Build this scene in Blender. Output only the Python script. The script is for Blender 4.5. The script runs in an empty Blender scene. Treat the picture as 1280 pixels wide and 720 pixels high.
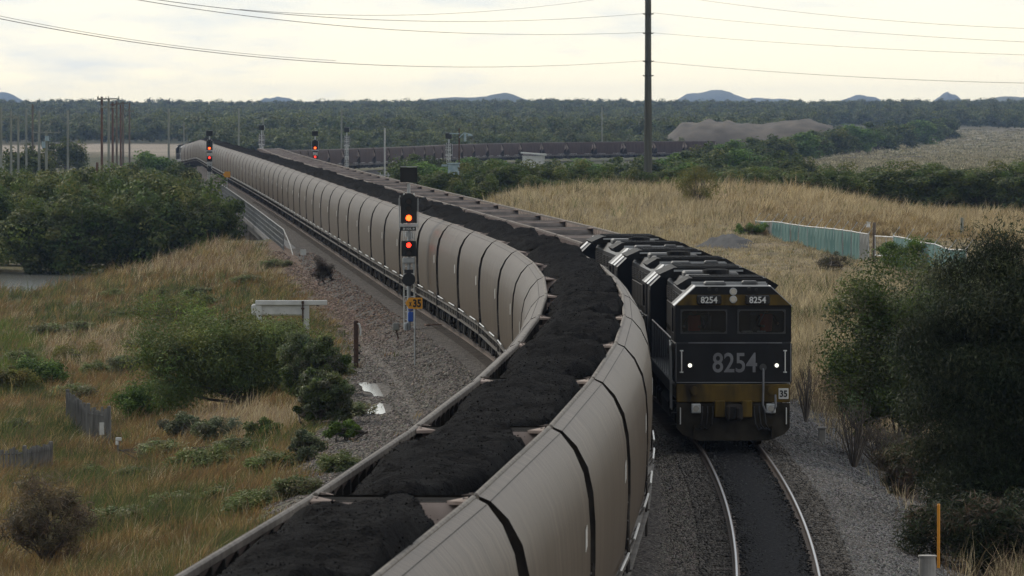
import bpy, math, random
import numpy as np
from mathutils import Matrix, Vector
C = bpy.context.scene.collection
sc = bpy.context.scene
R = math.radians
rng = np.random.default_rng(7)
random.seed(7)

# ------------------------------------------------------------------ camera, sky, sun, exposure
F, H, YH = 7800.0, 8.45, 140.0          # focal length in photo pixels, camera height over the rails, horizon row
cam = bpy.data.objects.new('camera', bpy.data.cameras.new('camera'))
C.objects.link(cam); sc.camera = cam
cam.location = (0, 0, H)
cam.rotation_euler = (R(90) - math.atan((360 - YH) / F), 0, 0)
cam.data.sensor_width = 36; cam.data.lens = 36 * F / 1280
cam.data.clip_start = 1; cam.data.clip_end = 40000
cam.data.dof.use_dof = True; cam.data.dof.focus_distance = 165; cam.data.dof.aperture_fstop = 9.0

SUN_EL, SUN_AZ = R(34), R(-38)          # ahead and to the left, behind thin cloud
w = bpy.data.worlds.new('World'); sc.world = w; w.use_nodes = True
nt = w.node_tree; nt.nodes.clear()
def wn(t, **k):
    n = nt.nodes.new(t)
    for a, b in k.items(): setattr(n, a, b)
    return n
out = wn('ShaderNodeOutputWorld'); bg = wn('ShaderNodeBackground')
sky = wn('ShaderNodeTexSky', sky_type='NISHITA', sun_disc=False, sun_elevation=SUN_EL, sun_rotation=SUN_AZ)
bsky = wn('ShaderNodeBackground'); bsky.inputs['Strength'].default_value = 0.1
nt.links.new(sky.outputs[0], bsky.inputs[0])
tc = wn('ShaderNodeTexCoord'); sep = wn('ShaderNodeSeparateXYZ'); nt.links.new(tc.outputs['Generated'], sep.inputs[0])
cr = wn('ShaderNodeValToRGB'); nt.links.new(sep.outputs['Z'], cr.inputs[0])   # overcast deck: creamy at the horizon, greyer overhead
e = cr.color_ramp.elements
e[0].position = 0.0; e[0].color = (.86, .775, .53, 1)
e[1].position = 1.0; e[1].color = (.58, .595, .61, 1)
for p, c in ((.007, (.76, .70, .54, 1)), (.02, (.68, .655, .56, 1)), (.12, (.90, .885, .84, 1)), (.4, (.72, .72, .715, 1))):
    q = e.new(p); q.color = c
mp = wn('ShaderNodeMapping'); mp.inputs['Scale'].default_value = (34, 34, 170); mp.inputs['Location'].default_value = (3.1, 0, 1.3)
nz = wn('ShaderNodeTexNoise'); nz.inputs['Scale'].default_value = 1.0; nz.inputs['Detail'].default_value = 7; nz.inputs['Roughness'].default_value = .62
nt.links.new(tc.outputs['Generated'], mp.inputs[0]); nt.links.new(mp.outputs[0], nz.inputs[0])
# cloud patches grow with elevation and towards the left of the view
ma = wn('ShaderNodeMath', operation='MULTIPLY_ADD'); nt.links.new(sep.outputs['X'], ma.inputs[0]); ma.inputs[1].default_value = -1.0; ma.inputs[2].default_value = 0.02
mz = wn('ShaderNodeMath', operation='MULTIPLY_ADD'); nt.links.new(sep.outputs['Z'], mz.inputs[0]); mz.inputs[1].default_value = 9.0; mz.inputs[2].default_value = -.17
mzc = wn('ShaderNodeMath', operation='MINIMUM'); nt.links.new(mz.outputs[0], mzc.inputs[0]); mzc.inputs[1].default_value = .1
ad = wn('ShaderNodeMath', operation='ADD'); nt.links.new(ma.outputs[0], ad.inputs[0]); nt.links.new(mzc.outputs[0], ad.inputs[1])
ad2 = wn('ShaderNodeMath', operation='ADD'); nt.links.new(ad.outputs[0], ad2.inputs[0]); nt.links.new(nz.outputs[0], ad2.inputs[1])
cl = wn('ShaderNodeMapRange'); cl.inputs['From Min'].default_value = .43; cl.inputs['From Max'].default_value = .68; cl.inputs['To Max'].default_value = .8
nt.links.new(ad2.outputs[0], cl.inputs['Value'])
mx = wn('ShaderNodeMixRGB'); mx.inputs[2].default_value = (.46, .505, .525, 1)
nt.links.new(cl.outputs[0], mx.inputs[0]); nt.links.new(cr.outputs[0], mx.inputs[1])
bg.inputs['Strength'].default_value = 1.0
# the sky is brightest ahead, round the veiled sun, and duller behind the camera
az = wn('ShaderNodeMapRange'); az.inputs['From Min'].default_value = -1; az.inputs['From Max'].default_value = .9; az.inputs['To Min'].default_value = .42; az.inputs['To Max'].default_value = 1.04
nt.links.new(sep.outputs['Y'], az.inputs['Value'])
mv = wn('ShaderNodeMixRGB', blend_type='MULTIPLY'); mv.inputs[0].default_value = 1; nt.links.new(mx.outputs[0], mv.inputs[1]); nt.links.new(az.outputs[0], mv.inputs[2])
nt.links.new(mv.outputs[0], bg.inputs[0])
ms = wn('ShaderNodeMixShader'); ms.inputs[0].default_value = .9
nt.links.new(bsky.outputs[0], ms.inputs[1]); nt.links.new(bg.outputs[0], ms.inputs[2]); nt.links.new(ms.outputs[0], out.inputs[0])

sun = bpy.data.objects.new('sun', bpy.data.lights.new('sun', 'SUN')); C.objects.link(sun)
sun.data.energy = 1.5; sun.data.angle = R(11); sun.data.color = (1, .91, .77)
sd = Vector((math.sin(SUN_AZ) * math.cos(SUN_EL), math.cos(SUN_AZ) * math.cos(SUN_EL), math.sin(SUN_EL)))
sun.rotation_euler = sd.to_track_quat('Z', 'Y').to_euler(); sun.location = (0, 0, 60)
sc.view_settings.view_transform = 'Standard'; sc.view_settings.look = 'None'
sc.view_settings.exposure = 0.72; sc.view_settings.gamma = 1.0; sc.view_settings.use_curve_mapping = False
sc.cycles.max_bounces = 6; sc.cycles.diffuse_bounces = 2; sc.cycles.glossy_bounces = 3; sc.cycles.transparent_max_bounces = 12
sc.cycles.volume_bounces = 0; sc.cycles.transmission_bounces = 4

# ------------------------------------------------------------------ the line of the two tracks
DS = np.arange(0, 17000, 1.0)
def track(x0, kd, kh):
    h = np.interp(DS, kd, kh); x = np.concatenate([[0], np.cumsum((h[1:] + h[:-1]) / 2)])
    x += x0 - np.interp(20, DS, x)
    s = np.concatenate([[0], np.cumsum(np.sqrt(1 + ((h[1:] + h[:-1]) / 2) ** 2))])
    return x, h, s
X1, H1, S1 = track(-5.4462, [20, 60, 110, 150, 190, 220, 255, 300, 450, 700, 900, 980, 1100, 1300, 2500, 2501],
                   [.0967, .0719, .0409, .008, -.0319, -.0563, -.0659, -.0621, -.0616, -.065, -.0625, -.066, -.105, -.1, -.05, 0])
X2, H2, S2 = track(-2.2749, [20, 100, 140, 180, 220, 260, 400, 700, 800, 880, 960, 1040, 1080, 1110, 1200, 1275, 1340, 1420, 1500, 1700, 1701],
                   [.1177, .0467, .0112, -.0225, -.049, -.064, -.0638, -.0571, -.05, -.042, -.01, .06, .15, .155, .085, .2, .45, .62, .66, .66, 0])
def t1(d): return np.interp(d, DS, X1)
def t2(d): return np.interp(d, DS, X2)
def sm(a, b, x):
    t = np.clip((np.asarray(x, float) - a) / (b - a), 0, 1); return t * t * (3 - 2 * t)
def z1(d): return -1.5 * sm(960, 1110, d)
def z2(d): return -1.8 * sm(760, 1090, d)

def wave(X, Y, s, seed=0):
    r = np.random.default_rng(abs(int(seed))); o = 0
    for k in range(7):
        a = r.uniform(0, 6.28); f = r.uniform(.6, 2.2) / s
        o = o + np.sin((X * math.cos(a) + Y * math.sin(a)) * f * 6.28 + r.uniform(0, 6.28))
    return o / 7 * 1.8

def T(X, d):
    """height of the ground"""
    X = np.asarray(X, float); d = np.asarray(d, float)
    u = X - t1(d); v = X - t2(d)
    left = np.interp(u, [-60, -30, -20, -14, -9.5, -7, -4.2, -2.8], [-3.3, -3.3, -3.15, -2.9, -2.0, -1.0, -.8, -.5])
    left = left + .55 * np.exp(-((d - 418) / 38) ** 2) * np.exp(-((u + 8) / 5) ** 2) + np.where(u < -8, .18 * wave(X, d, 18, 3), 0)
    right = np.interp(v, [2.8, 4, 6, 9, 14, 20, 35, 60], [-.5, -.85, -1.05, -.55, -.1, .2, 0, -.3])
    right = right + np.where(v > 6, .15 * wave(X, d, 15, 4), 0)
    right = right + 2.5 * np.exp(-((d - 455) / 48) ** 2) * sm(4, 11, v) * (1 - sm(30, 46, v))
    far = sm(500, 640, d)
    right = right * (1 - far) - far * (1.4 + 1.0 * sm(640, 820, d))
    left = left * (1 - far) - far * 3.0
    z = np.where(u < -2.8, left, np.where(v > 2.8, right, -.5 + 0 * u))
    z = np.where((d > 640) & (v <= 2.8) & (u >= -2.8), -2.7, z)
    sh = 37 * sm(13, 20, -u); cut = sm(438 - sh, 466 - sh, d) * (1 - sm(655, 690, d)) * (1 - sm(4, 12, v))
    cut = np.where((u > -2.8) & (v < 3), sm(402, 430, d) * (1 - sm(640, 665, d)), cut)
    bed = np.where(d < 490, -4.9, -4.9 + .8 * sm(488, 500, d))
    z = z * (1 - cut) + bed * cut
    gap = (d > 400) & (d < 662)
    for off, zt in ((u, z1(d)), (v, z2(d))):
        b = zt - .5 - np.maximum(0, np.abs(off) - 2.8) * .55
        z = np.where(gap | (d < 600) & (np.abs(off) > 2.8) | (d > 1600), z, np.maximum(z, b))
    return z + 11 * sm(2000, 4600, d) + np.where(d > 700, .25 * wave(X, d, 90, 5) * sm(700, 1000, d), 0)

def edge_u(d): return np.interp(d, [175, 206, 236, 265], [7.2, 6.2, 5.3, 4.3])
def G(px, py):
    """ground point seen at a photo pixel"""
    z = -1.0 + 0 * np.asarray(px, float); X = d = 0
    for i in range(14):
        d = F * (H - z) / np.maximum(py - YH, 4); X = (px - 640) / F * d
        z = .5 * z + .5 * T(X, d)
    return X, d, T(X, d)
def XD(px, d): return (px - 640) / F * d
def HZ(py, d): return H - (py - YH) / F * d
def Gp(px, d):
    X = XD(px, d); return float(X), float(d), float(T(X, d))

# ------------------------------------------------------------------ tagging
def tag(o, label=None, cat=None, group=None, kind=None):
    if label: o['label'] = label
    if cat: o['category'] = cat
    if group: o['group'] = group
    if kind: o['kind'] = kind
    return o
def thing(name, label, cat, loc=(0, 0, 0), rz=0, group=None):
    o = bpy.data.objects.new(name, None); C.objects.link(o); o.location = loc; o.rotation_euler = (0, 0, rz)
    o.empty_display_size = .2
    return tag(o, label, cat, group)
KIDS = {}
def link(name, me, parent=None):
    o = bpy.data.objects.new(name, me); C.objects.link(o)
    if parent is not None:
        o.parent = parent; KIDS.setdefault(parent.name, []).append(o)
    return o
def copy_tree(o, parent=None, skip=()):
    c = o.copy(); C.objects.link(c)
    if parent is not None:
        c.parent = parent; KIDS.setdefault(parent.name, []).append(c)
    for ch in list(KIDS.get(o.name, [])):
        if ch.name.split('.')[0] not in skip: copy_tree(ch, c, skip)
    return c
ONES = 'zeroth first second third fourth fifth sixth seventh eighth ninth tenth eleventh twelfth thirteenth fourteenth fifteenth sixteenth seventeenth eighteenth nineteenth'.split()
TENS = {2: 'twent', 3: 'thirt', 4: 'fort', 5: 'fift', 6: 'sixt', 7: 'sevent', 8: 'eight', 9: 'ninet'}
def nth(n):
    if n < 20: return ONES[n]
    return TENS[n // 10] + 'ieth' if n % 10 == 0 else TENS[n // 10] + 'y-' + ONES[n % 10]

# ------------------------------------------------------------------ materials
MATS = {}
def mat(name, col, rough=.6, metal=0, col2=None, scale=3, stretch=(1, 1, 1), lo=.35, hi=.65, bump=0, bscale=20, attr=None, spec=.5, emit=None, estr=0, trans=0, voro=False, varrand=False, detail=6):
    m = bpy.data.materials.new(name); m.use_nodes = True; t = m.node_tree; N = t.nodes; b = N['Principled BSDF']
    b.inputs['Roughness'].default_value = rough; b.inputs['Metallic'].default_value = metal
    b.inputs['Specular IOR Level'].default_value = spec
    if emit: b.inputs['Emission Color'].default_value = (*emit, 1); b.inputs['Emission Strength'].default_value = estr
    co = N.new('ShaderNodeTexCoord'); vec = co.outputs['Object']
    if varrand:
        oi = N.new('ShaderNodeObjectInfo'); vm = N.new('ShaderNodeVectorMath'); vm.operation = 'ADD'
        sx = N.new('ShaderNodeMath'); sx.operation = 'MULTIPLY'; sx.inputs[1].default_value = 97
        t.links.new(oi.outputs['Random'], sx.inputs[0]); t.links.new(vec, vm.inputs[0]); t.links.new(sx.outputs[0], vm.inputs[1]); vec = vm.outputs[0]
    src = None
    if attr:
        a = N.new('ShaderNodeAttribute'); a.attribute_name = attr; src = a.outputs['Color']
    if col2 or attr:
        mp = N.new('ShaderNodeMapping'); mp.inputs['Scale'].default_value = stretch; t.links.new(vec, mp.inputs[0])
        if voro:
            n = N.new('ShaderNodeTexVoronoi'); n.inputs['Scale'].default_value = scale; sep_ = N.new('ShaderNodeSeparateColor')
            t.links.new(mp.outputs[0], n.inputs['Vector']); t.links.new(n.outputs['Color'], sep_.inputs[0]); fac = sep_.outputs[0]
        else:
            n = N.new('ShaderNodeTexNoise'); n.inputs['Scale'].default_value = scale; n.inputs['Detail'].default_value = detail
            t.links.new(mp.outputs[0], n.inputs['Vector']); fac = n.outputs[0]
        mr = N.new('ShaderNodeMapRange'); mr.inputs['From Min'].default_value = lo; mr.inputs['From Max'].default_value = hi
        t.links.new(fac, mr.inputs['Value'])
        mxn = N.new('ShaderNodeMixRGB'); t.links.new(mr.outputs[0], mxn.inputs[0])
        if attr:
            mul = N.new('ShaderNodeMixRGB'); mul.blend_type = 'MULTIPLY'; mul.inputs[0].default_value = 1
            mxn.inputs[1].default_value = (*col, 1); mxn.inputs[2].default_value = (*(col2 or col), 1)
            t.links.new(src, mul.inputs[1]); t.links.new(mxn.outputs[0], mul.inputs[2]); src = mul.outputs[0]
        else:
            mxn.inputs[1].default_value = (*col, 1); mxn.inputs[2].default_value = (*col2, 1); src = mxn.outputs[0]
        t.links.new(src, b.inputs['Base Color'])
    else:
        b.inputs['Base Color'].default_value = (*col, 1)
    if bump:
        bn = N.new('ShaderNodeTexVoronoi' if voro else 'ShaderNodeTexNoise'); bn.inputs['Scale'].default_value = bscale
        mp2 = N.new('ShaderNodeMapping'); mp2.inputs['Scale'].default_value = stretch; t.links.new(vec, mp2.inputs[0])
        bp = N.new('ShaderNodeBump'); bp.inputs['Strength'].default_value = min(1, bump); bp.inputs['Distance'].default_value = .05 * max(1, bump)
        t.links.new(mp2.outputs[0], bn.inputs['Vector']); t.links.new(bn.outputs[0], bp.inputs['Height']); t.links.new(bp.outputs[0], b.inputs['Normal'])
    if trans:
        tr = N.new('ShaderNodeBsdfTranslucent'); mxs = N.new('ShaderNodeMixShader'); mxs.inputs[0].default_value = trans
        if src is not None: t.links.new(src, tr.inputs[0])
        else: tr.inputs[0].default_value = (*col, 1)
        t.links.new(b.outputs[0], mxs.inputs[1]); t.links.new(tr.outputs[0], mxs.inputs[2]); t.links.new(mxs.outputs[0], N['Material Output'].inputs[0])
    MATS[name] = m
    return m
M = {}
M['ground'] = mat('ground', (.7, .7, .7), .95, col2=(1.25, 1.2, 1.15), scale=2.2, attr='tint', bump=.8, bscale=6, spec=.1)
M['ballast'] = mat('ballast', (.04, .036, .033), .9, col2=(.17, .153, .14), scale=11, lo=.0, hi=1, bump=1.6, bscale=11, voro=True, spec=.05)
M['coal_dust'] = mat('coal_dust', (.009, .009, .011), .85, col2=(.05, .048, .046), scale=9, lo=.45, hi=.8, bump=.8, bscale=18, spec=.04)
M['sleeper'] = mat('sleeper', (.04, .031, .025), .9, col2=(.11, .085, .068), scale=3, stretch=(1, 6, 6), varrand=True)
M['rail_side'] = mat('rail_side', (.05, .035, .028), .8, col2=(.10, .06, .04), scale=4)
M['rail_top'] = mat('rail_top', (.27, .275, .29), .34, 1.0)
M['water'] = mat('water', (.10, .10, .09), .18, bump=.25, bscale=2.5, spec=.7)
M['puddle'] = mat('puddle', (.05, .048, .043), .05, spec=.5)
M['hopper_skin'] = mat('hopper_skin', (.050, .037, .028), .42, 0, col2=(.128, .101, .079), scale=2.6, stretch=(.5, 3.2, .08), lo=.3, hi=.72, spec=.04, bump=.14, bscale=4, varrand=True)
M['hopper_old'] = mat('hopper_old', (.045, .031, .029), .75, .0, col2=(.085, .06, .054), scale=1.6, stretch=(.5, 2.0, .3), varrand=True, spec=.06)
M['hopper_inside'] = mat('hopper_inside', (.19, .15, .13), .75, .1, col2=(.32, .262, .235), scale=1.5, varrand=True, spec=.06)
M['hopper_inside_dark'] = mat('hopper_inside_dark', (.06, .05, .046), .8, col2=(.13, .11, .10), scale=2, varrand=True)
M['hopper_rim'] = mat('hopper_rim', (.10, .087, .075), .6, .1, col2=(.19, .17, .15), scale=4, varrand=True, spec=.06)
M['hopper_end'] = mat('hopper_end', (.022, .02, .019), .8, col2=(.05, .045, .04), scale=3, spec=.15)
M['underframe'] = mat('underframe', (.018, .016, .015), .8, col2=(.042, .036, .031), scale=3, varrand=True, spec=.15)
M['sill_steel'] = mat('sill_steel', (.10, .092, .083), .55, .3, col2=(.17, .155, .14), scale=2.5, varrand=True, spec=.06)
M['bright_steel'] = mat('bright_steel', (.5, .5, .5), .3, .9)
M['wheel'] = mat('wheel', (.035, .03, .028), .7, col2=(.07, .06, .05), scale=4, spec=.15)
M['coal'] = mat('coal', (.0016, .0016, .0019), .9, col2=(.0065, .0065, .0075), scale=10, lo=.35, hi=.75, bump=1.3, bscale=26, varrand=True, spec=.04, detail=9)
M['loco_black'] = mat('loco_black', (.004, .0045, .0065), .45, spec=.3, col2=(.012, .0115, .0125), scale=1.5, stretch=(1, 1, .4), varrand=True)
M['loco_grey'] = mat('loco_grey', (.03, .031, .034), .5, col2=(.06, .06, .06), scale=2, varrand=True)
M['loco_chamfer'] = mat('loco_chamfer', (.30, .31, .33), .40, .2, col2=(.42, .42, .42), scale=2)  # dark grey plates painted pale: sky light on them is in the colour
M['loco_roof'] = mat('loco_roof', (.009, .009, .010), .7, col2=(.028, .027, .026), scale=2, spec=.15)
M['roof_box'] = mat('roof_box', (.06, .06, .062), .6, col2=(.12, .118, .115), scale=3)
M['loco_grille'] = mat('loco_grille', (.006, .006, .0065), .6, col2=(.022, .022, .023), scale=5, stretch=(.3, 4, .3), spec=.15)
M['yellow'] = mat('yellow', (.145, .094, .018), .7, col2=(.026, .02, .013), scale=2.4, stretch=(1, 1, .35), lo=.36, hi=.68, spec=.2)
M['pilot'] = mat('pilot', (.02, .017, .012), .8, col2=(.05, .042, .03), scale=2.0, spec=.15)
M['white'] = mat('white', (.72, .72, .70), .5, col2=(.6, .6, .58), scale=3)
M['number_grey'] = mat('number_grey', (.22, .225, .24), .6, col2=(.14, .14, .155), scale=2)
M['black'] = mat('black', (.012, .012, .012), .6)
M['gloss_black'] = mat('gloss_black', (.01, .01, .012), .2)
M['lamp_white'] = mat('lamp_white', (.9, .9, .85), .3, emit=(1, .95, .82), estr=.8)
M['lamp_clear'] = mat('lamp_clear', (.55, .55, .55), .15, .6)
M['lamp_red'] = mat('lamp_red', (.8, .05, .02), .3, emit=(1, .022, .01), estr=3.6)
M['lamp_orange'] = mat('lamp_orange', (.9, .35, .05), .3, emit=(1, .075, .01), estr=3.4)
M['lens_dark'] = mat('lens_dark', (.03, .012, .01), .2)
M['galv'] = mat('galv', (.40, .42, .43), .5, .4, col2=(.52, .53, .54), scale=4)
M['orange_vest'] = mat('orange_vest', (.85, .12, .03), .7)
M['skin'] = mat('skin', (.45, .27, .2), .6)
M['hair'] = mat('hair', (.03, .022, .018), .7)
M['cloth'] = mat('cloth', (.03, .035, .06), .8)
M['cab_inside'] = mat('cab_inside', (.16, .16, .15), .7)
M['paper'] = mat('paper', (.7, .7, .7), .7)
M['orange_sign'] = mat('orange_sign', (.75, .33, .02), .5)
M['blue_box'] = mat('blue_box', (.02, .10, .48), .45)
M['grey_box'] = mat('grey_box', (.22, .22, .20), .6)
M['blue_grey'] = mat('blue_grey', (.26, .36, .42), .55, col2=(.36, .46, .50), scale=3)
M['rust'] = mat('rust', (.05, .028, .02), .85, col2=(.10, .055, .035), scale=6)
M['timber'] = mat('timber', (.10, .075, .055), .9, col2=(.2, .17, .14), scale=2, stretch=(3, 3, .3), varrand=True)
M['timber_red'] = mat('timber_red', (.10, .055, .04), .9, col2=(.17, .10, .075), scale=2, stretch=(3, 3, .3))
M['pole_grey'] = mat('pole_grey', (.18, .19, .16), .8, col2=(.30, .31, .27), scale=1.2, stretch=(3, 3, .25), varrand=True)
M['pole_dark'] = mat('pole_dark', (.06, .06, .046), .85, col2=(.10, .10, .08), scale=1.2, stretch=(3, 3, .25))
M['concrete'] = mat('concrete', (.25, .24, .23), .9, col2=(.36, .35, .33), scale=2)
M['girder'] = mat('girder', (.05, .05, .05), .7, col2=(.09, .085, .08), scale=1)
M['mesh_cloth'] = mat('mesh_cloth', (.06, .155, .15), .9, col2=(.125, .215, .20), scale=1.4, stretch=(2, 2, .3), trans=.25)
M['mesh_cloth_grey'] = mat('mesh_cloth_grey', (.10, .11, .11), .85, col2=(.16, .17, .165), scale=2)
M['orange_post'] = mat('orange_post', (.72, .30, .02), .5)
M['bark'] = mat('bark', (.07, .058, .048), .95, col2=(.14, .12, .10), scale=6, stretch=(3, 3, .6))
M['wire'] = mat('wire', (.05, .05, .05), .6)
M['heap'] = mat('heap', (.05, .041, .03), .95, col2=(.095, .079, .06), scale=.16, bump=1, bscale=.5)
M['dark_heap'] = mat('dark_heap', (.03, .03, .032), .95, col2=(.055, .055, .056), scale=6, bump=1, bscale=10)
M['hill'] = mat('hill', (.12, .145, .15), 1, col2=(.17, .19, .185), scale=.01, spec=0)  # pale bluish base: distance haze is mixed into the hills' dark green
def leafmat(name, col, col2, trans=.2, rough=.6):
    return mat(name, col, rough, col2=col2, scale=.9, attr='tint', trans=.26, spec=.1, varrand=True)
M['leaf'] = leafmat('leaf', (.92, .92, .88), (1.6, 1.6, 1.45))
M['grass'] = mat('grass', (.92, .92, .9), .75, col2=(1.36, 1.36, 1.28), scale=.5, attr='tint', trans=.3, spec=.15)
gl = mat('window_glass', (.02, .022, .024), .04, spec=.6)
t_ = gl.node_tree; tr_ = t_.nodes.new('ShaderNodeBsdfTransparent'); tr_.inputs[0].default_value = (.8, .82, .82, 1); mx_ = t_.nodes.new('ShaderNodeMixShader'); mx_.inputs[0].default_value = .62
t_.links.new(t_.nodes['Principled BSDF'].outputs[0], mx_.inputs[1]); t_.links.new(tr_.outputs[0], mx_.inputs[2]); t_.links.new(mx_.outputs[0], t_.nodes['Material Output'].inputs[0])
M['window_glass'] = gl

# ------------------------------------------------------------------ mesh helpers
class B:
    def __init__(s): s.v = []; s.f = []; s.m = []; s.k = 0
    def mi(s, k): s.k = k; return s
    def add(s, vs, fs):
        o = len(s.v); s.v += [tuple(map(float, p)) for p in vs]
        s.f += [tuple(i + o for i in f) for f in fs]; s.m += [s.k] * len(fs); return s
    def box(s, x, y, z, a, b, c, rz=0, rx=0, ry=0, bev=0):
        a, b, c = a / 2, b / 2, c / 2
        if bev:
            bev = min(bev, a * .9, b * .9, c * .9); pts = []
            for sx in (-1, 1):
                for sy in (-1, 1):
                    for sz in (-1, 1):
                        pts += [(sx * (a - bev), sy * (b - bev), sz * c), (sx * (a - bev), sy * b, sz * (c - bev)), (sx * a, sy * (b - bev), sz * (c - bev))]
            import bmesh
            bm = bmesh.new(); [bm.verts.new(p) for p in pts]; bmesh.ops.convex_hull(bm, input=bm.verts)
            bmesh.ops.dissolve_limit(bm, angle_limit=.02, verts=bm.verts, edges=bm.edges)
            bm.verts.index_update(); vs = [tuple(p.co) for p in bm.verts]; fs = [tuple(q.index for q in f.verts) for f in bm.faces]; bm.free()
        else:
            vs = [(-a, -b, -c), (a, -b, -c), (a, b, -c), (-a, b, -c), (-a, -b, c), (a, -b, c), (a, b, c), (-a, b, c)]
            fs = [(0, 3, 2, 1), (4, 5, 6, 7), (0, 1, 5, 4), (1, 2, 6, 5), (2, 3, 7, 6), (3, 0, 4, 7)]
        if rz or rx or ry:
            mtx = Matrix.Rotation(rz, 3, 'Z') @ Matrix.Rotation(ry, 3, 'Y') @ Matrix.Rotation(rx, 3, 'X'); vs = [mtx @ Vector(p) for p in vs]
        return s.add([(p[0] + x, p[1] + y, p[2] + z) for p in vs], fs)
    def tube(s, pts, r, n=6, cap=True):
        pts = [Vector(p) for p in pts]; rs = r if isinstance(r, (list, tuple)) else [r] * len(pts)
        vs = []
        for i, p in enumerate(pts):
            t = (pts[min(i + 1, len(pts) - 1)] - pts[max(i - 1, 0)]).normalized()
            a = t.cross(Vector((0, 0, 1)) if abs(t.z) < .9 else Vector((1, 0, 0))).normalized(); b = t.cross(a)
            for k in range(n):
                q = 6.28318 * k / n; vs.append(p + (a * math.cos(q) + b * math.sin(q)) * rs[i])
        fs = [(i * n + k, i * n + (k + 1) % n, (i + 1) * n + (k + 1) % n, (i + 1) * n + k) for i in range(len(pts) - 1) for k in range(n)]
        if cap: fs += [tuple(range(n))[::-1], tuple((len(pts) - 1) * n + k for k in range(n))]
        return s.add(vs, fs)
    def cyl(s, p, q, r, n=16): return s.tube([p, q], r, n)
    def prism(s, poly, y0, y1):
        """polygon in xz, extruded along y"""
        n = len(poly)
        vs = [(x, y0, z) for x, z in poly] + [(x, y1, z) for x, z in poly]
        fs = [(i, (i + 1) % n, n + (i + 1) % n, n + i) for i in range(n)] + [tuple(range(n))[::-1], tuple(range(n, 2 * n))]
        return s.add(vs, fs)
    def build(s, name, mats, parent=None, smooth=False, angle=None):
        me = bpy.data.meshes.new(name); me.from_pydata(s.v, [], s.f)
        import bmesh
        bm = bmesh.new(); bm.from_mesh(me); bmesh.ops.recalc_face_normals(bm, faces=bm.faces); bm.to_mesh(me); bm.free()
        for m in (mats if isinstance(mats, (list, tuple)) else [mats]): me.materials.append(m)
        me.polygons.foreach_set('material_index', s.m)
        if smooth: 
            me.polygons.foreach_set('use_smooth', [True] * len(me.polygons))
            try: me.set_sharp_from_angle(angle=R(angle or 40))
            except Exception: pass
        me.update()
        return link(name, me, parent)

def arr_mesh(name, V, Q=None, Tr=None, col=None, material=None, parent=None):
    me = bpy.data.meshes.new(name); V = np.asarray(V, np.float32)
    me.vertices.add(len(V)); me.vertices.foreach_set('co', V.ravel())
    idx, st, tot = [], [], []; pos = 0
    for A, k in ((Q, 4), (Tr, 3)):
        if A is None or len(A) == 0: continue
        A = np.asarray(A, np.int32); idx.append(A.ravel()); st.append(pos + k * np.arange(len(A))); tot.append(np.full(len(A), k)); pos += A.size
    idx = np.concatenate(idx); st = np.concatenate(st); tot = np.concatenate(tot)
    me.loops.add(len(idx)); me.loops.foreach_set('vertex_index', idx.astype(np.int32))
    me.polygons.add(len(st)); me.polygons.foreach_set('loop_start', st.astype(np.int32)); me.polygons.foreach_set('loop_total', tot.astype(np.int32))
    if col is not None:
        a = me.color_attributes.new('tint', 'FLOAT_COLOR', 'POINT')
        c4 = np.ones((len(V), 4), np.float32); c4[:, :3] = col; a.data.foreach_set('color', c4.ravel())
    if material: me.materials.append(material)
    me.update(calc_edges=True); me.validate()
    return link(name, me, parent) if name else me

_tx = {}
def text(name, s, h, width, material, parent, loc, rot=(R(90), 0, 0), bold=.0, ext=.004):
    cu = bpy.data.curves.new('txt', 'FONT'); cu.body = s; cu.align_x = 'CENTER'; cu.align_y = 'CENTER'; cu.extrude = .02; cu.offset = bold; cu.resolution_u = 4
    o = bpy.data.objects.new('txt', cu); C.objects.link(o); bpy.context.view_layer.update()
    me = bpy.data.meshes.new_from_object(o.evaluated_get(bpy.context.evaluated_depsgraph_get()))
    bpy.data.objects.remove(o)
    n = len(me.vertices); co = np.empty(n * 3); me.vertices.foreach_get('co', co); co = co.reshape(-1, 3)
    mn, mxx = co.min(0), co.max(0); c0 = (mn + mxx) / 2; sz = mxx - mn
    co = (co - c0) / sz * np.array([width, h, ext * 2])
    me.vertices.foreach_set('co', co.ravel().astype(np.float32)); me.materials.clear(); me.materials.append(material); me.update()
    t = link(name, me, parent); t.location = loc; t.rotation_euler = rot
    return t

# ================================================================== THE SETTING
# ground sheet
rows = np.concatenate([np.arange(-60, 100, 8), np.arange(100, 520, 2.5), np.arange(520, 760, 6), np.arange(760, 1600, 14), np.arange(1600, 5000, 60), np.geomspace(5000, 10900, 12)])
cols = np.concatenate([-np.geomspace(2400, 64, 26), np.arange(-60, -16, 1.5), np.arange(-16, 24, .5), np.arange(24, 66, 1.5), np.geomspace(68, 2400, 26)])
DD, UU = np.meshgrid(rows, cols, indexing='ij'); XX = UU + t1(np.clip(DD, 0, 700)); ZZ = T(XX, np.maximum(DD, 5))
nr, nc = DD.shape
V = np.stack([XX, DD, ZZ], -1).reshape(-1, 3)
ii = np.arange(nr * nc).reshape(nr, nc)
Q = np.stack([ii[:-1, :-1], ii[:-1, 1:], ii[1:, 1:], ii[1:, :-1]], -1).reshape(-1, 4)
def lerp(a, b, t): return a + (b - a) * np.asarray(t)[..., None]
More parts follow.
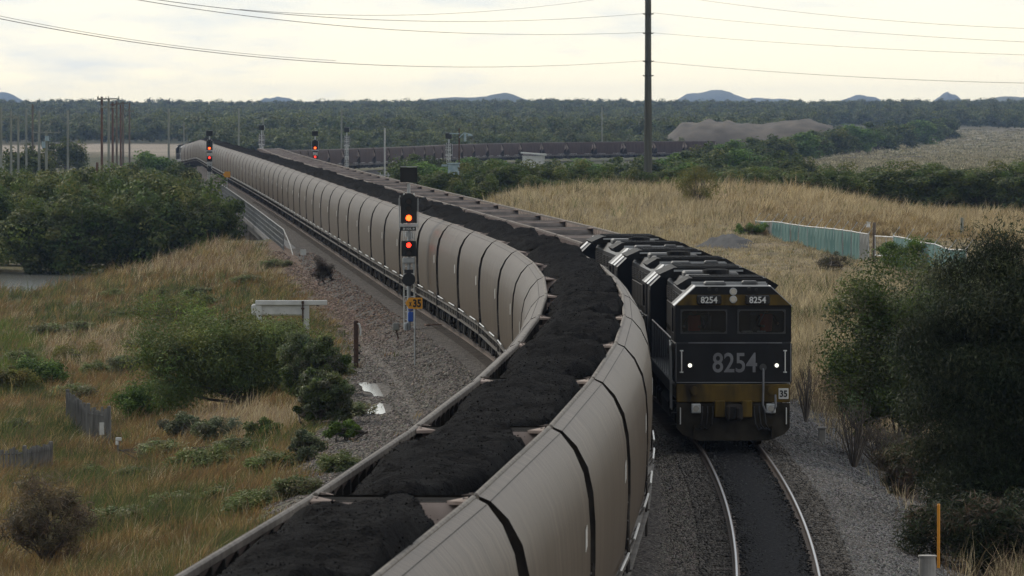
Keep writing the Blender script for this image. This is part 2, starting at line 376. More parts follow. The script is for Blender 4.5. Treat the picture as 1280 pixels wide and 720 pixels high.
def ground_tint(X, d):
    u = X - t1(d); v = X - t2(d)
    n1 = wave(X, d, 9, 11); n2 = wave(X, d, 3.5, 12)
    grassL = lerp(np.array([.10, .085, .045]), np.array([.065, .075, .03]), sm(-.6, .8, n1))
    grassR = lerp(np.array([.19, .155, .10]), np.array([.13, .11, .065]), sm(-.6, .9, n1))
    c = np.where((u < 0)[..., None], grassL, grassR)
    grav = np.array([.115, .107, .10]); brown = np.array([.12, .088, .07])
    eu = edge_u(d); gl = 1 - sm(eu - .5, eu + .7, -u + .6 * n2); gl = np.where(u < 0, gl, 0) * (1 - sm(420, 440, d))
    c = lerp(c, lerp(grav, brown, sm(225, 275, d + 10 * n1)), gl)
    gr = np.where(v > 0, 1 - sm(4.2, 5.4, v + .6 * n2), 0) * (1 - sm(185, 240, d)); c = lerp(c, grav * 1.0, gr)
    c = lerp(c, np.array([.14, .12, .10]), np.where((u > -3) & (v < 3), 1, 0))
    sx = X / np.maximum(d, 1) * F + 640
    far = sm(600, 720, d)
    veg = lerp(np.array([.055, .06, .032]), np.array([.09, .085, .05]), sm(-.5, .9, wave(X, d, 120, 13)))
    c = lerp(c, veg, far)
    sand = sm(1500, 1650, d) * (1 - sm(2120, 2200, d)) * (1 - sm(240, 300, sx)) * sm(-.9, .1, wave(X, d, 260, 14) + .6)
    c = lerp(c, np.array([.27, .235, .19]), sand)
    fld = sm(900, 1000, d) * (1 - sm(2900, 3100, d)) * sm(985, 1040, sx + (d - 1200) * -.05)
    c = lerp(c, lerp(np.array([.215, .195, .145]), np.array([.12, .118, .075]), sm(-.2, 1.1, wave(X, d, 70, 15))), fld)
    c = lerp(c, np.array([.28, .21, .12]), sm(390, 420, d) * (1 - sm(555, 580, d)) * sm(20, 26, v))
    c = lerp(c, np.array([.035, .042, .025]), sm(3000, 3300, d))
    return c
_t = M['ground'].node_tree; _b = _t.nodes['Principled BSDF']; _src = _b.inputs['Base Color'].links[0].from_socket
_v = _t.nodes.new('ShaderNodeTexVoronoi'); _v.inputs['Scale'].default_value = 9; _c = _t.nodes.new('ShaderNodeTexCoord'); _t.links.new(_c.outputs['Object'], _v.inputs['Vector'])
_s = _t.nodes.new('ShaderNodeSeparateColor'); _t.links.new(_v.outputs['Color'], _s.inputs[0]); _r = _t.nodes.new('ShaderNodeMapRange'); _r.inputs['To Min'].default_value = .42; _r.inputs['To Max'].default_value = 1.6; _t.links.new(_s.outputs[0], _r.inputs[0])
_m = _t.nodes.new('ShaderNodeMixRGB'); _m.blend_type = 'MULTIPLY'; _m.inputs[0].default_value = 1; _t.links.new(_src, _m.inputs[1]); _t.links.new(_r.outputs[0], _m.inputs[2]); _t.links.new(_m.outputs[0], _b.inputs['Base Color'])
g = arr_mesh('ground', V, Q, None, ground_tint(XX, np.maximum(DD, 5)).reshape(-1, 3), M['ground']); tag(g, kind='structure')
g.data.polygons.foreach_set('use_smooth', [True] * len(g.data.polygons))

# ballast bed under both tracks (follows the line), one raised sheet
def strip(name, material, d0, d1, step, prof, lift=None):
    ds = np.arange(d0, d1 + .1, step); Vs = []
    for d in ds: Vs.append(prof(d))
    n = len(Vs[0]); Vs = np.array(Vs).reshape(-1, 3); i = np.arange(len(ds) * n).reshape(len(ds), n)
    q = np.stack([i[:-1, :-1], i[:-1, 1:], i[1:, 1:], i[1:, :-1]], -1).reshape(-1, 4)
    return arr_mesh(name, Vs, q, None, None, material)
def bal(d):
    a, b, za, zb = float(t1(d)), float(t2(d)), float(z1(d)), float(z2(d)); j = .06 * math.sin(d * 1.7) + .05 * math.sin(d * .61)
    return [(a - 3.3 + j, d, za - .62), (a - 2.7 + j, d, za - .36), (a - 1.5, d, za - .19), (a + 1.4, d, za - .19), ((a + b) / 2, d, (za + zb) / 2 - .27), (b - 1.4, d, zb - .19), (b + 1.5, d, zb - .19), (b + 2.5 + j, d, zb - .36), (b + 3.3 + j, d, zb - .72), (b + 3.9 + j, d, zb - .95)]
tag(strip('ballast', M['ballast'], 45, 402, 1.5, bal), kind='structure')
def bal1(d):
    a, za = float(t1(d)), float(z1(d)); return [(a - 3.3, d, za - .75), (a - 1.5, d, za - .19), (a + 1.5, d, za - .19), (a + 2.2, d, za - .4)]
def bal2(d):
    a, za = float(t2(d)), float(z2(d)); return [(a - 2.2, d, za - .4), (a - 1.5, d, za - .19), (a + 1.5, d, za - .19), (a + 3.3, d, za - .75)]
tag(strip('ballast', M['ballast'], 402, 1110, 6, bal1), kind='structure')
tag(strip('ballast', M['ballast'], 402, 1480, 6, bal2), kind='structure')
def dust(d):
    b = float(t2(d)); wv = .66 + .025 * math.sin(d * 2.3) + .03 * math.sin(d * .9)
    return [(b - wv, d, -.19), (b - wv * .85, d, -.13), (b, d, -.10), (b + wv * .85, d, -.13), (b + wv, d, -.19)]
o = strip('coal_dust', M['coal_dust'], 95, 240, .7, dust); tag(o, kind='stuff')
tag(o, 'black coal dust spilled between the rails of the right-hand track', 'coal dust')

# creek water on the left
bw = arr_mesh('water', [(-120, 420, -4.3), (-16, 420, -4.3), (-24, 700, -4.3), (-140, 700, -4.3)], [[0, 1, 2, 3]], None, None, M['water']); tag(bw, kind='structure')
# puddles on the access path
for lb, pts in (('larger rain puddle on the gravel path beside the bush', [(447, 479), (458, 478), (471, 480), (479, 484), (487, 489), (489, 495), (480, 497), (474, 495), (468, 496), (463, 490), (455, 489), (452, 484)]),
                ('smaller rain puddle on the gravel path, nearer the train', [(459, 514), (463, 509), (470, 507), (474, 504), (484, 505), (490, 508), (491, 515), (482, 516), (474, 518), (466, 517), (458, 518)])):
    g0 = [G(*p) for p in pts]; zc = float(np.mean([q[2] for q in g0])) + .012; P3 = []
    for a_, c_ in zip(pts, pts[1:] + pts[:1]):
        for k_ in (0, .5): P3.append(((a_[0] + (c_[0] - a_[0]) * k_ + rng.normal() * .5), (a_[1] + (c_[1] - a_[1]) * k_ + rng.normal() * .35)))
    vs = [(XD(p[0], F * (H - zc) / (p[1] - YH)), F * (H - zc) / (p[1] - YH), zc) for p in P3]
    vs = [tuple(np.mean(vs, 0))] + vs; n = len(P3)
    pu = arr_mesh('puddle', vs, None, [[0, 1 + i, 1 + (i + 1) % n] for i in range(n)], None, M['puddle']); tag(pu, lb, 'puddle')

# hills on the horizon: ridges with a footprint of their own
def hill(px0, px1, py, d, name='hills', prof=None, depth=1400):
    xs = np.linspace(0, 1, 70); x0, x1 = XD(px0, d), XD(px1, d); top = HZ(py, d)
    depth = min(depth, max(60, .7 * (x1 - x0))); V_ = []
    p = np.sin(np.pi * xs) ** .8 if prof is None else np.interp(xs, *prof)
    p = p * (1 + .09 * wave(xs, xs * 0, .3, int(px0) + 3)) + .014 * wave(xs, xs * 0, .06, int(px0) + 9) * np.sin(np.pi * xs)
    ys = np.linspace(-1, 1, 13)
    for yy in ys:
        k = max(0, 1 - yy * yy)
        for i in range(70): V_.append((x0 + (x1 - x0) * xs[i], d + yy * depth, 4 + (top - 4) * p[i] * k ** .8 - (6 if k == 0 else 0)))
    i = np.arange(13 * 70).reshape(13, 70)
    o = arr_mesh(name, V_, np.stack([i[:-1, :-1], i[:-1, 1:], i[1:, 1:], i[1:, :-1]], -1).reshape(-1, 4), None, None, M['hill']); tag(o, kind='structure')
    o.data.polygons.foreach_set('use_smooth', [True] * len(o.data.polygons))
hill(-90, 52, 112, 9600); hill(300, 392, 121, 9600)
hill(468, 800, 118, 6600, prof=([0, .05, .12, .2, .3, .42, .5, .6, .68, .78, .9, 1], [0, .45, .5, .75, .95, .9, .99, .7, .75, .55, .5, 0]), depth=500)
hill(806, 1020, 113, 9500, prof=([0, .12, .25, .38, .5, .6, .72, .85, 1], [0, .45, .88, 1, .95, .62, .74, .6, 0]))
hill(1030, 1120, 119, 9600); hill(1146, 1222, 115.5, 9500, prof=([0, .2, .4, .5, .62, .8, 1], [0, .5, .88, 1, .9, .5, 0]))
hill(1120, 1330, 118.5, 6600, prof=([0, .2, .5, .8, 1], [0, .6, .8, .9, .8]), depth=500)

# ================================================================== FOLIAGE
def rhombi(P, t, b, L, W):
    """leaf quads (rhombus) at P with long axis t and width axis b"""
    a = t * (L / 2)[:, None]; c = b * (W / 2)[:, None]
    V_ = np.stack([P - a, P + c - a * .1, P + a, P - c - a * .1], 1).reshape(-1, 3)
    return V_, np.arange(len(V_)).reshape(-1, 4)
def unit(r, n):
    v = r.normal(size=(n, 3)); return v / np.linalg.norm(v, axis=1)[:, None]
def leaf_arrays(r, Cn, Rd, per, size, asp, cols, droop=0., shell=.45, align=.7):
    """leaves round cluster centres; cols: list of colours picked per leaf, tinted per cluster"""
    Cn = np.asarray(Cn); Rd = np.asarray(Rd); k = len(Cn)
    id_ = np.repeat(np.arange(k), per); n = len(id_)
    dirn = unit(r, n); rad = r.uniform(shell ** 2, 1, n) ** .5
    P = Cn[id_] + dirn * (Rd[id_] * rad)[:, None] * np.array([1, 1, .8])
    nrm = dirn * align + unit(r, n) * .75 + np.array([0, 0, .4]); nrm /= np.linalg.norm(nrm, axis=1)[:, None]
    t = unit(r, n)
    if droop: t = t * (1 - droop) + np.array([0, 0, -1.]) * droop
    t -= nrm * (t * nrm).sum(1)[:, None] * (1 - droop); t /= np.linalg.norm(t, axis=1)[:, None]
    b = np.cross(nrm, t); b /= np.maximum(np.linalg.norm(b, axis=1), 1e-6)[:, None]
    L = r.uniform(size[0], size[1], n); V_, Q_ = rhombi(P, t, b, L, L * asp)
    cols = np.asarray(cols); ct = r.uniform(.75, 1.3, (k, 1)) * (1 + r.normal(size=(k, 3)) * .05); mixk = r.integers(0, len(cols), k)
    pick = np.where(r.uniform(size=n) < .6, mixk[id_], r.integers(0, len(cols), n))
    c = cols[pick] * ct[id_] * r.uniform(.75, 1.25, (n, 1))
    return V_, Q_, np.repeat(np.clip(c, .004, .9), 4, 0)
def crown_clusters(r, n, w_, h0, h1, cr, lumps=5, low=.25):
    """cluster centres on an uneven crown of width w_ between heights h0 and h1"""
    cs, rs = [], []
    ph = r.uniform(0, 6.28, 3)
    while len(cs) < n:
        d = unit(r, 1)[0]; rr = r.uniform(.2, 1) ** .45
        a = math.atan2(d[1], d[0]); bump_ = 1 + .18 * math.sin(2 * a + ph[0]) + .14 * math.sin(3 * a + ph[1] + 2 * d[2]) + .1 * math.sin(7 * d[2] + ph[2])
        if d[2] < -.75: continue
        p = d * rr * bump_ * np.array([w_ / 2, w_ / 2, (h1 - h0) / 2]) + np.array([0, 0, (h0 + h1) / 2])
        cs.append(p); rs.append(cr * r.uniform(.6, 1.35))
    return np.array(cs), np.array(rs)
def trunk_mesh(name, r, Cs, base_r, h0, parent, nb=9, lean=.1, stems=1):
    b = B()
    for s_ in range(stems):
        ox, oy = (r.normal(size=2) * .25 if stems > 1 else (0, 0)); top = np.array([r.normal() * lean * 2, r.normal() * lean * 2, max(h0 * 1.15, .4)])
        b.tube([(ox * .4, oy * .4, -.3), (top[0] * .4 + ox, top[1] * .4 + oy, top[2] * .5), (top[0] + ox, top[1] + oy, top[2])], [base_r, base_r * .8, base_r * .6], 7)
        for k in r.permutation(len(Cs))[:nb]:
            c = Cs[k]; m = (top + c) / 2 + r.normal(size=3) * .12
            b.tube([(top[0] + ox, top[1] + oy, top[2] - .05), tuple(m), tuple(c)], [base_r * .5, base_r * .32, base_r * .12], 5)
    return b.build(name, M['bark'], parent, smooth=True)
def make_plant(name, label, cat, r, wd, ht, n, per, cr, size, asp, cols, h0=.3, droop=0., base_r=.1, group=None, stems=1, nb=9, shell=.45):
    t = thing(name, label, cat, group=group)
    Cs, Rs = crown_clusters(r, n, wd - cr, ht * h0 - ht * .06 + cr * .3, ht - cr * .7, cr)
    V_, Q_, c = leaf_arrays(r, Cs, Rs, per, size, asp, cols, droop, shell, 1.3 if shell > .6 else .6)
    arr_mesh('crown', V_, Q_, None, c, M['leaf'], t)
    trunk_mesh('trunk', r, Cs, base_r, ht * h0, t, nb=nb, stems=stems)
    return t
def put(t, X, d, z, s=1., rz=0., sx=None, label=None, group=None):
    t.location = (X, d, z); t.scale = (sx or s, sx or s, s); t.rotation_euler = (0, 0, rz)
    if label: t['label'] = label
    if group: t['group'] = group
    return t
MANG = [(.052, .074, .018), (.074, .095, .025), (.036, .054, .014), (.105, .115, .036)]
WATT = [(.078, .105, .032), (.105, .13, .045), (.052, .075, .022)]
GREEN = [(.075, .125, .028), (.105, .155, .04), (.052, .09, .02)]
OLIVE = [(.12, .115, .036), (.09, .095, .03), (.155, .14, .04)]
DARK = [(.022, .031, .017), (.033, .043, .023), (.016, .023, .012), (.048, .057, .032)]
GREY = [(.115, .13, .08), (.085, .105, .06), (.145, .15, .095)]

mang = [make_plant('mangrove_tree', 'x', 'tree', np.random.default_rng(20 + i), 6.2, 7.6, 64, 190, 1.05, (.2, .4), .55, MANG, h0=.0, base_r=.16, shell=.7) for i in range(4)]
mi = 0
def next_of(lst, used):
    """first use of a prototype is the prototype itself, later uses are copies"""
    i = used['n'] % len(lst); used['n'] += 1
    if used['n'] <= len(lst): return lst[i]
    return copy_tree(lst[i])
um = {'n': 0}; r = np.random.default_rng(5)
rowsL = [(494, 'front row at the creek edge'), (513, 'second row behind the creek edge'), (536, 'third row behind the creek edge'), (562, 'fourth row behind the creek edge'), (592, 'fifth row behind the creek edge'), (628, 'sixth row behind the creek edge')]
for d, rn in rowsL:
    k = 0; px = -28 + r.uniform(0, 25)
    while px < 640 + (float(t1(d)) - 3.6) * F / d - 38:
        k += 1; o = next_of(mang, um); dd = d + r.uniform(-6, 6); X = XD(px, dd); s = r.uniform(.82, 1.06) * (.92 if px > 200 else 1)
        put(o, X, dd, float(T(X, dd)) - .1, s, r.uniform(0, 6.28), s * r.uniform(.95, 1.2), 'dark green mangrove, %s from the left in the %s' % (nth(k), rn), 'mangroves between the creek and the bridge')
        px += r.uniform(40, 62) * 500 / d
# bushes in the flats behind the mangroves
shr = [make_plant('dense_shrub', 'x', 'shrub', np.random.default_rng(40 + i), 5.2, 4.6, 60, 110, .85, (.22, .4), .5, [GREEN, WATT, MANG][i], h0=.05, base_r=.08, stems=3, nb=6) for i in range(3)]
us = {'n': 0}; k = 0
for px, d, s in ((8, 720, .9), (40, 760, 1.0), (38, 980, 1.5), (75, 720, .9), (100, 790, .85), (84, 1230, 1.5), (120, 700, .95), (152, 740, 1.1), (168, 860, 1.1), (188, 930, 1.3), (205, 760, 1.1), (226, 820, .9), (178, 690, 1.0), (216, 700, .95), (62, 690, .9), (236, 690, .8), (20, 880, 1.0)):
    k += 1; o = next_of(shr, us); X, d, z = Gp(px, d)
    put(o, X, d, z - .2, s, r.uniform(0, 6.28), s * 1.15, 'green bush in the flats behind the mangroves, %s of its group going back' % nth(k), 'bushes in the flats behind the mangroves')

# shrubs and trees right of the empties
def rowput(lst, used, pts, lab, grp, h=4.6, sxk=1.1):
    for k, (px, d, top) in enumerate(pts):
        o = next_of(lst, used); X, dd, z = Gp(px, d); s = (HZ(top, dd) - z) / h
        put(o, X, dd, z - .15, s, r.uniform(0, 6.28), s * sxk * r.uniform(.9, 1.15), lab % nth(k + 1), grp)
rowput(mang, um, [(556, 590, 207), (590, 600, 204), (622, 585, 199), (655, 600, 196), (690, 580, 202), (722, 590, 200), (757, 600, 205), (795, 585, 206), (835, 600, 205), (575, 550, 222), (612, 545, 218), (668, 552, 215), (705, 548, 220), (742, 552, 222), (780, 548, 224), (815, 552, 226), (890, 560, 228)],
       'dark rounded tree behind the grass mound, %s counting from the left', 'dark trees behind the grass mound', 7.6, 1.25)
rowput(shr, us, [(505, 720, 205), (535, 760, 198), (568, 790, 200), (600, 800, 197), (632, 820, 196), (512, 860, 190), (545, 900, 193), (595, 930, 194), (640, 960, 197), (690, 850, 197), (730, 840, 195), (768, 860, 194), (805, 860, 193), (838, 900, 188), (870, 880, 186), (902, 900, 180), (935, 900, 183), (966, 890, 186), (996, 880, 190), (850, 760, 200), (890, 740, 203), (925, 760, 200), (960, 740, 205), (990, 720, 208)],
       'bright green shrub by the far line of wagons, %s of the thicket', 'green shrubs by the far line of wagons', 4.6, 1.3)
rowput(shr, us, [(885, 1120, 176), (912, 1180, 172), (940, 1240, 170), (968, 1320, 167), (995, 1400, 163), (1020, 1500, 161), (1045, 1600, 157), (1070, 1700, 153), (1095, 1800, 151), (1118, 1950, 150), (1140, 2100, 148), (1160, 2250, 147), (1180, 2400, 146)],
       'dark green hedge tree beyond the empties, %s from the spoil heap', 'line of hedge trees beside the pale field', 4.6, 1.4)
rowput(mang, um, [(918, 580, 213), (945, 570, 208), (975, 585, 206), (1005, 573, 207), (1034, 585, 209), (1062, 570, 212), (1090, 585, 207), (1118, 573, 204), (1146, 585, 202), (1172, 571, 204), (1202, 585, 208), (1228, 573, 205), (1255, 585, 201), (1285, 570, 204), (935, 625, 204), (990, 635, 202), (1050, 625, 203), (1110, 635, 201), (1165, 630, 200), (1220, 635, 202), (1275, 627, 200)],
       'dark tree in the wood behind the golden field, %s counted from its left end', 'dark wood behind the golden field', 7.6, 1.55)

weeds = [make_plant('weed_bush', 'x', 'shrub', np.random.default_rng(140 + i), 1.5, .9, 44, 110, .24, (.07, .17), .3, [[(.13, .14, .07), (.10, .125, .055), (.155, .145, .085)], [(.12, .15, .06), (.09, .12, .045), (.15, .16, .08)]][i], h0=-.1, base_r=.02, stems=3, nb=5, shell=.2) for i in range(2)]
uw = {'n': 0}; k = 0; rs = np.random.default_rng(123)
LOW = [(100, 415), (148, 398), (60, 420), (255, 385), (180, 440), (120, 470), (92, 500), (165, 505), (210, 470), (30, 455), (205, 575), (255, 590), (300, 572), (345, 590), (170, 600), (115, 600), (215, 640), (280, 630), (150, 660), (250, 372), (310, 355), (200, 372), (345, 335), (140, 372), (372, 620), (320, 640), (20, 540), (415, 470), (440, 520), (425, 590)]
for px, py in LOW:
    k += 1; o = next_of(weeds, uw); X, d, z = (float(q) for q in G(px, py)); s = rs.uniform(.6, 1.15)
    put(o, X, d, z - .05, s * .9, rs.uniform(0, 6.28), s * rs.uniform(1.0, 1.6), 'low green weed bush in the left bank grass, %s of the scattered ones' % nth(k), 'low weed bushes in the left bank grass')
# nearer single shrubs (photo pixel of the foot, width and height in pixels)
def shrub_at(px, py, wp, hp, label, cols, seed, name='leafy_shrub', n=80, per=200, size=(.07, .17), asp=.34, droop=0., cat='shrub', stems=4, h0=.05, group=None, d=None, crk=.14, shell=.3):
    r_ = np.random.default_rng(seed)
    X, dd, z = G(px, py) if d is None else Gp(px, d)
    wd, ht = wp * float(dd) / F, hp * float(dd) / F
    t = make_plant(name, label, cat, r_, wd, ht, n, per, max(wd, ht) * crk, size, asp, cols, h0=h0, droop=droop, base_r=.03 + wd * .008, stems=stems, nb=8, group=group, shell=shell)
    put(t, float(X), float(dd), float(z) - .1); return t
shrub_at(292, 514, 226, 140, 'big dense green bush hiding the white header tank on the left bank', [(.095, .125, .045), (.12, .15, .06), (.07, .098, .034), (.13, .14, .04)], 61, n=170, per=560, size=(.07, .17), asp=.34, crk=.12, stems=6)
shrub_at(405, 530, 82, 78, 'grey green shrub beside the puddles', GREY + WATT, 62, n=110, crk=.11)
shrub_at(388, 500, 92, 92, 'green bush joining the right side of the big dense bush', GREY + WATT, 621, n=120, per=260, crk=.11)
shrub_at(383, 578, 52, 50, 'small grey green shrub nearest the loaded wagons on the left', GREY, 63, n=24)
shrub_at(428, 552, 46, 34, 'low bright green shrub below the puddles', GREEN, 64, n=20)
shrub_at(215, 408, 118, 48, 'yellow green bush behind the big dense bush', OLIVE + GREEN, 65, n=40)
shrub_at(186, 524, 88, 56, 'green shrub left of the big dense bush', GREEN, 66)
shrub_at(268, 556, 66, 44, 'grey green shrub in front of the big dense bush', GREY, 67, n=26)
shrub_at(335, 552, 54, 36, 'grey green low shrub by the pale reeds', WATT, 68, n=26)
shrub_at(228, 548, 60, 38, 'grey leaved shrub left of the pale reeds', GREY, 69, n=26)
shrub_at(46, 486, 84, 46, 'dark shrub with bright green top at the left edge', GREEN, 70)
shrub_at(12, 494, 74, 44, 'dull brown green shrub cut by the left edge', OLIVE, 71)
shrub_at(60, 712, 132, 128, 'dead brown brush in the lower left corner', [(.10, .082, .058), (.075, .064, .046), (.13, .105, .07)], 72, n=60, per=130, size=(.1, .3), asp=.12, crk=.15)
shrub_at(404, 356, 34, 42, 'dark brown dry bush on the gravel slope', [(.05, .04, .035), (.07, .055, .045)], 73, n=24, asp=.2)
shrub_at(95, 452, 70, 30, 'low olive shrub in the left grass', OLIVE, 74, n=22)
shrub_at(160, 470, 60, 34, 'low grey green shrub among the pale left grass', GREY, 75, n=22)
shrub_at(872, 281, 74, 60, 'olive bush standing alone on the grass mound', OLIVE, 76, n=46, per=140, d=430, h0=-.04)
shrub_at(835, 262, 34, 26, 'small green bush on the mound left of the olive bush', OLIVE + GREEN, 77, n=18, d=470)
shrub_at(938, 274, 44, 20, 'low bright green shrub at the far end of the fence', GREEN, 78, n=20, d=395)
shrub_at(1042, 338, 50, 30, 'dry twiggy shrub in front of the shade cloth fence', [(.09, .08, .055), (.07, .07, .04)], 79, n=22, per=80, asp=.15, size=(.1, .3), h0=.1)
shrub_at(1150, 345, 66, 56, 'bright green bush growing through the fence', [(.08, .12, .025), (.06, .095, .02)], 80, n=40, d=322)
shrub_at(1118, 330, 44, 44, 'green bush at the gap in the fence', GREEN, 81, n=26, d=332)
shrub_at(1225, 372, 120, 88, 'grey green bush behind the dark casuarina', GREY + WATT, 82, n=60, per=180, d=255)
# big trees in the right foreground
shrub_at(1155, 585, 215, 280, 'leafy grey green wattle tree left of the dark casuarina', WATT + GREY, 90, name='wattle_tree', cat='tree', n=260, per=430, size=(.06, .14), asp=.4, d=166, crk=.10, h0=.08, stems=3)
shrub_at(1276, 668, 284, 425, 'tall dark drooping casuarina in the right foreground', DARK, 91, name='casuarina_tree', cat='tree', n=430, per=640, size=(.06, .17), asp=.17, droop=.45, d=137, crk=.09, h0=-.04, stems=3, shell=.2)
shrub_at(1092, 470, 96, 90, 'olive green shrub between the locomotive and the wattle tree', WATT + OLIVE[:1], 92, n=70, per=260, d=196)
shrub_at(1195, 420, 130, 120, 'grey green wattle crown rising behind the casuarina', WATT + GREY[:1], 93, name='wattle_tree', cat='tree', n=120, per=300, d=196, crk=.11, h0=.1)
shrub_at(1235, 718, 190, 120, 'dark brown green brush at the foot of the casuarina', DARK + [(.07, .055, .04)], 94, n=120, per=200, asp=.15, size=(.08, .25))
shrub_at(1130, 640, 80, 84, 'dry brown undergrowth below the wattle tree', [(.11, .085, .06), (.08, .062, .045), (.05, .055, .03)], 98, n=46, per=180, asp=.14, size=(.08, .26), d=150)
# bare twiggy bushes by the right-hand track
def twigs(name, label, px, py, wp, hp, seed, n=26, col='bark', d=None):
    r_ = np.random.default_rng(seed); X, dd, z = G(px, py) if d is None else Gp(px, d); dd = float(dd); wd, ht = wp * dd / F, hp * dd / F
    b = B()
    for i in range(n):
        a = r_.uniform(0, 6.28); p = np.array([0, 0, -.1]); q = np.array([math.cos(a) * wd * .5 * r_.uniform(.2, 1), math.sin(a) * wd * .5 * r_.uniform(.2, 1), ht * r_.uniform(.55, 1)])
        m = q * .5 + np.array([r_.normal() * wd * .06, r_.normal() * wd * .06, ht * .08])
        b.tube([p, m, q], [.022, .014, .006], 4)
        for j in range(4):
            s = m + (q - m) * r_.uniform(0, .9); e_ = s + np.array([r_.normal() * wd * .12, r_.normal() * wd * .12, ht * r_.uniform(.05, .22)])
            b.tube([s, e_], [.009, .004], 3)
    o = b.build(name, M[col]); o.location = (float(X), dd, float(z)); tag(o, label, 'bush')
twigs('bare_bush', 'bare twiggy bush close beside the leading locomotive', 1008, 528, 34, 74, 95, 16)
twigs('bare_bush', 'bare twiggy bush by the ballast below the wattle tree', 1068, 585, 74, 84, 96, 30)
twigs('bare_bush', 'dry brown brush under the wattle tree', 1108, 590, 90, 60, 97, 60)

# far wood: one mass beyond the lines (stuff), trees instanced over the rising ground
def crown_proto(seed):
    r_ = np.random.default_rng(seed); Cs, Rs = crown_clusters(r_, 30, 9.0, 1.5, 8.0, 1.7)
    V_, Q_, c = leaf_arrays(r_, Cs, Rs, 34, (.6, 1.15), .7, [(.062, .08, .03), (.088, .10, .038), (.046, .062, .024)], align=1.2)
    me = arr_mesh('', V_, Q_, None, c, M['leaf']); return bpy.data.objects.new('far_crown', me)
protos = [crown_proto(300 + i) for i in range(3)]
r = np.random.default_rng(9); PT = []
for d in np.geomspace(1480, 4700, 118):
    half = d * .092; stepx = 5.0 + (d - 1400) * .0012
    for X in np.arange(-half, half, stepx):
        xx = X + r.uniform(-2, 2); dd = d + r.uniform(-10, 10); sx = xx / dd * F + 640
        st = np.interp(sx, [0, 235, 262, 420, 830, 1000, 1050, 1280], [2130, 2130, 1560, 1500, 1640, 2350, 2960, 2800])
        if dd < st: continue
        if r.uniform() < .12: continue
        s = r.uniform(.7, 1.2) * (1 + .12 * wave(xx, dd, 300, 21)) * (.62 if dd < 1900 else .9)
        PT.append((xx, dd, float(T(xx, dd)) - .4, s))
PT = np.array(PT)
fm = bpy.data.meshes.new('wood_points'); fm.vertices.add(len(PT)); fm.vertices.foreach_set('co', PT[:, :3].astype(np.float32).ravel())
a_ = fm.attributes.new('sc', 'FLOAT', 'POINT'); a_.data.foreach_set('value', PT[:, 3].astype(np.float32))
wood = link('woods', fm); tag(wood, 'dark grey green woods filling the plain up to the horizon', 'woods', kind='stuff')
ng = bpy.data.node_groups.new('wood', 'GeometryNodeTree'); ng.interface.new_socket('Geometry', in_out='INPUT', socket_type='NodeSocketGeometry'); ng.interface.new_socket('Geometry', in_out='OUTPUT', socket_type='NodeSocketGeometry')
gi = ng.nodes.new('NodeGroupInput'); go = ng.nodes.new('NodeGroupOutput'); jg = ng.nodes.new('GeometryNodeGeometryToInstance')
for p in protos:
    n = ng.nodes.new('GeometryNodeObjectInfo'); n.inputs['Object'].default_value = p; ng.links.new(n.outputs['Geometry'], jg.inputs[0])
iop = ng.nodes.new('GeometryNodeInstanceOnPoints'); iop.inputs['Pick Instance'].default_value = True
ri = ng.nodes.new('FunctionNodeRandomValue'); ri.data_type = 'INT'; ri.inputs[4].default_value = 0; ri.inputs[5].default_value = 2
rr_ = ng.nodes.new('FunctionNodeRandomValue'); rr_.data_type = 'FLOAT_VECTOR'; rr_.inputs[0].default_value = (0, 0, 0); rr_.inputs[1].default_value = (0, 0, 6.28)
na = ng.nodes.new('GeometryNodeInputNamedAttribute'); na.data_type = 'FLOAT'; na.inputs[0].default_value = 'sc'
ng.links.new(gi.outputs[0], iop.inputs['Points']); ng.links.new(jg.outputs[0], iop.inputs['Instance'])
ng.links.new(ri.outputs[2], iop.inputs['Instance Index']); ng.links.new(rr_.outputs[0], iop.inputs['Rotation']); ng.links.new(na.outputs[0], iop.inputs['Scale'])
ng.links.new(iop.outputs[0], go.inputs[0])
md = wood.modifiers.new('wood', 'NODES'); md.node_group = ng

# ------------------------------------------------------------------ grass: blades scattered over the ground
def blades(name, label, X, d, z, h, w_, col, lean, seed, curve=.35, K=6, rad=.2):
    """each point is a tussock of K blades that splay outwards and lean with the wind"""
    r_ = np.random.default_rng(seed)
    X, d, z, h, w_, col = (np.repeat(q, K, 0) for q in (X, d, z, h, w_, col)); n = len(X)
    a = r_.uniform(0, 6.283, n); q = r_.uniform(0, 1, n) ** .7; ox, oy = np.cos(a) * q, np.sin(a) * q
    sp = rad * r_.uniform(.6, 1.5, n); X = X + ox * sp; d = d + oy * sp; h = h * r_.uniform(.5, 1.15, n) * (1.05 - .35 * q); col = col * r_.uniform(.8, 1.2, (n, 1))
    P = np.stack([X, d, z - .03], -1)
    a = r_.uniform(-.9, .9, n); wd = np.stack([np.cos(a), np.sin(a), 0 * a], -1) * (w_ / 2)[:, None]
    lp = lean * (.8 + .9 * wave(X, d, 6, seed)); ln = np.stack([lp + ox * .5 + r_.normal(size=n) * .2, oy * .5 + r_.normal(size=n) * .2, np.ones(n)], -1); ln /= np.linalg.norm(ln, axis=1)[:, None]
    m = P + ln * (h * .55)[:, None]; ln2 = ln + np.stack([curve * lp * 2 + ox * .5 + r_.normal(size=n) * .15, oy * .5 + r_.normal(size=n) * .15, -np.abs(r_.normal(size=n)) * .3], -1)
    tip = m + ln2 * (h * .5)[:, None]
    V_ = np.stack([P - wd, P + wd, m + wd * .8, m - wd * .8, tip], 1).reshape(-1, 3); i = np.arange(n)[:, None] * 5
    cc = np.clip(np.repeat(col, 5, 0), .004, .9)
    o = arr_mesh(name, V_, i + np.array([[0, 1, 2, 3]]), i + np.array([[3, 2, 4]]), cc, M['grass'])
    return tag(o, label, 'grass', kind='stuff')
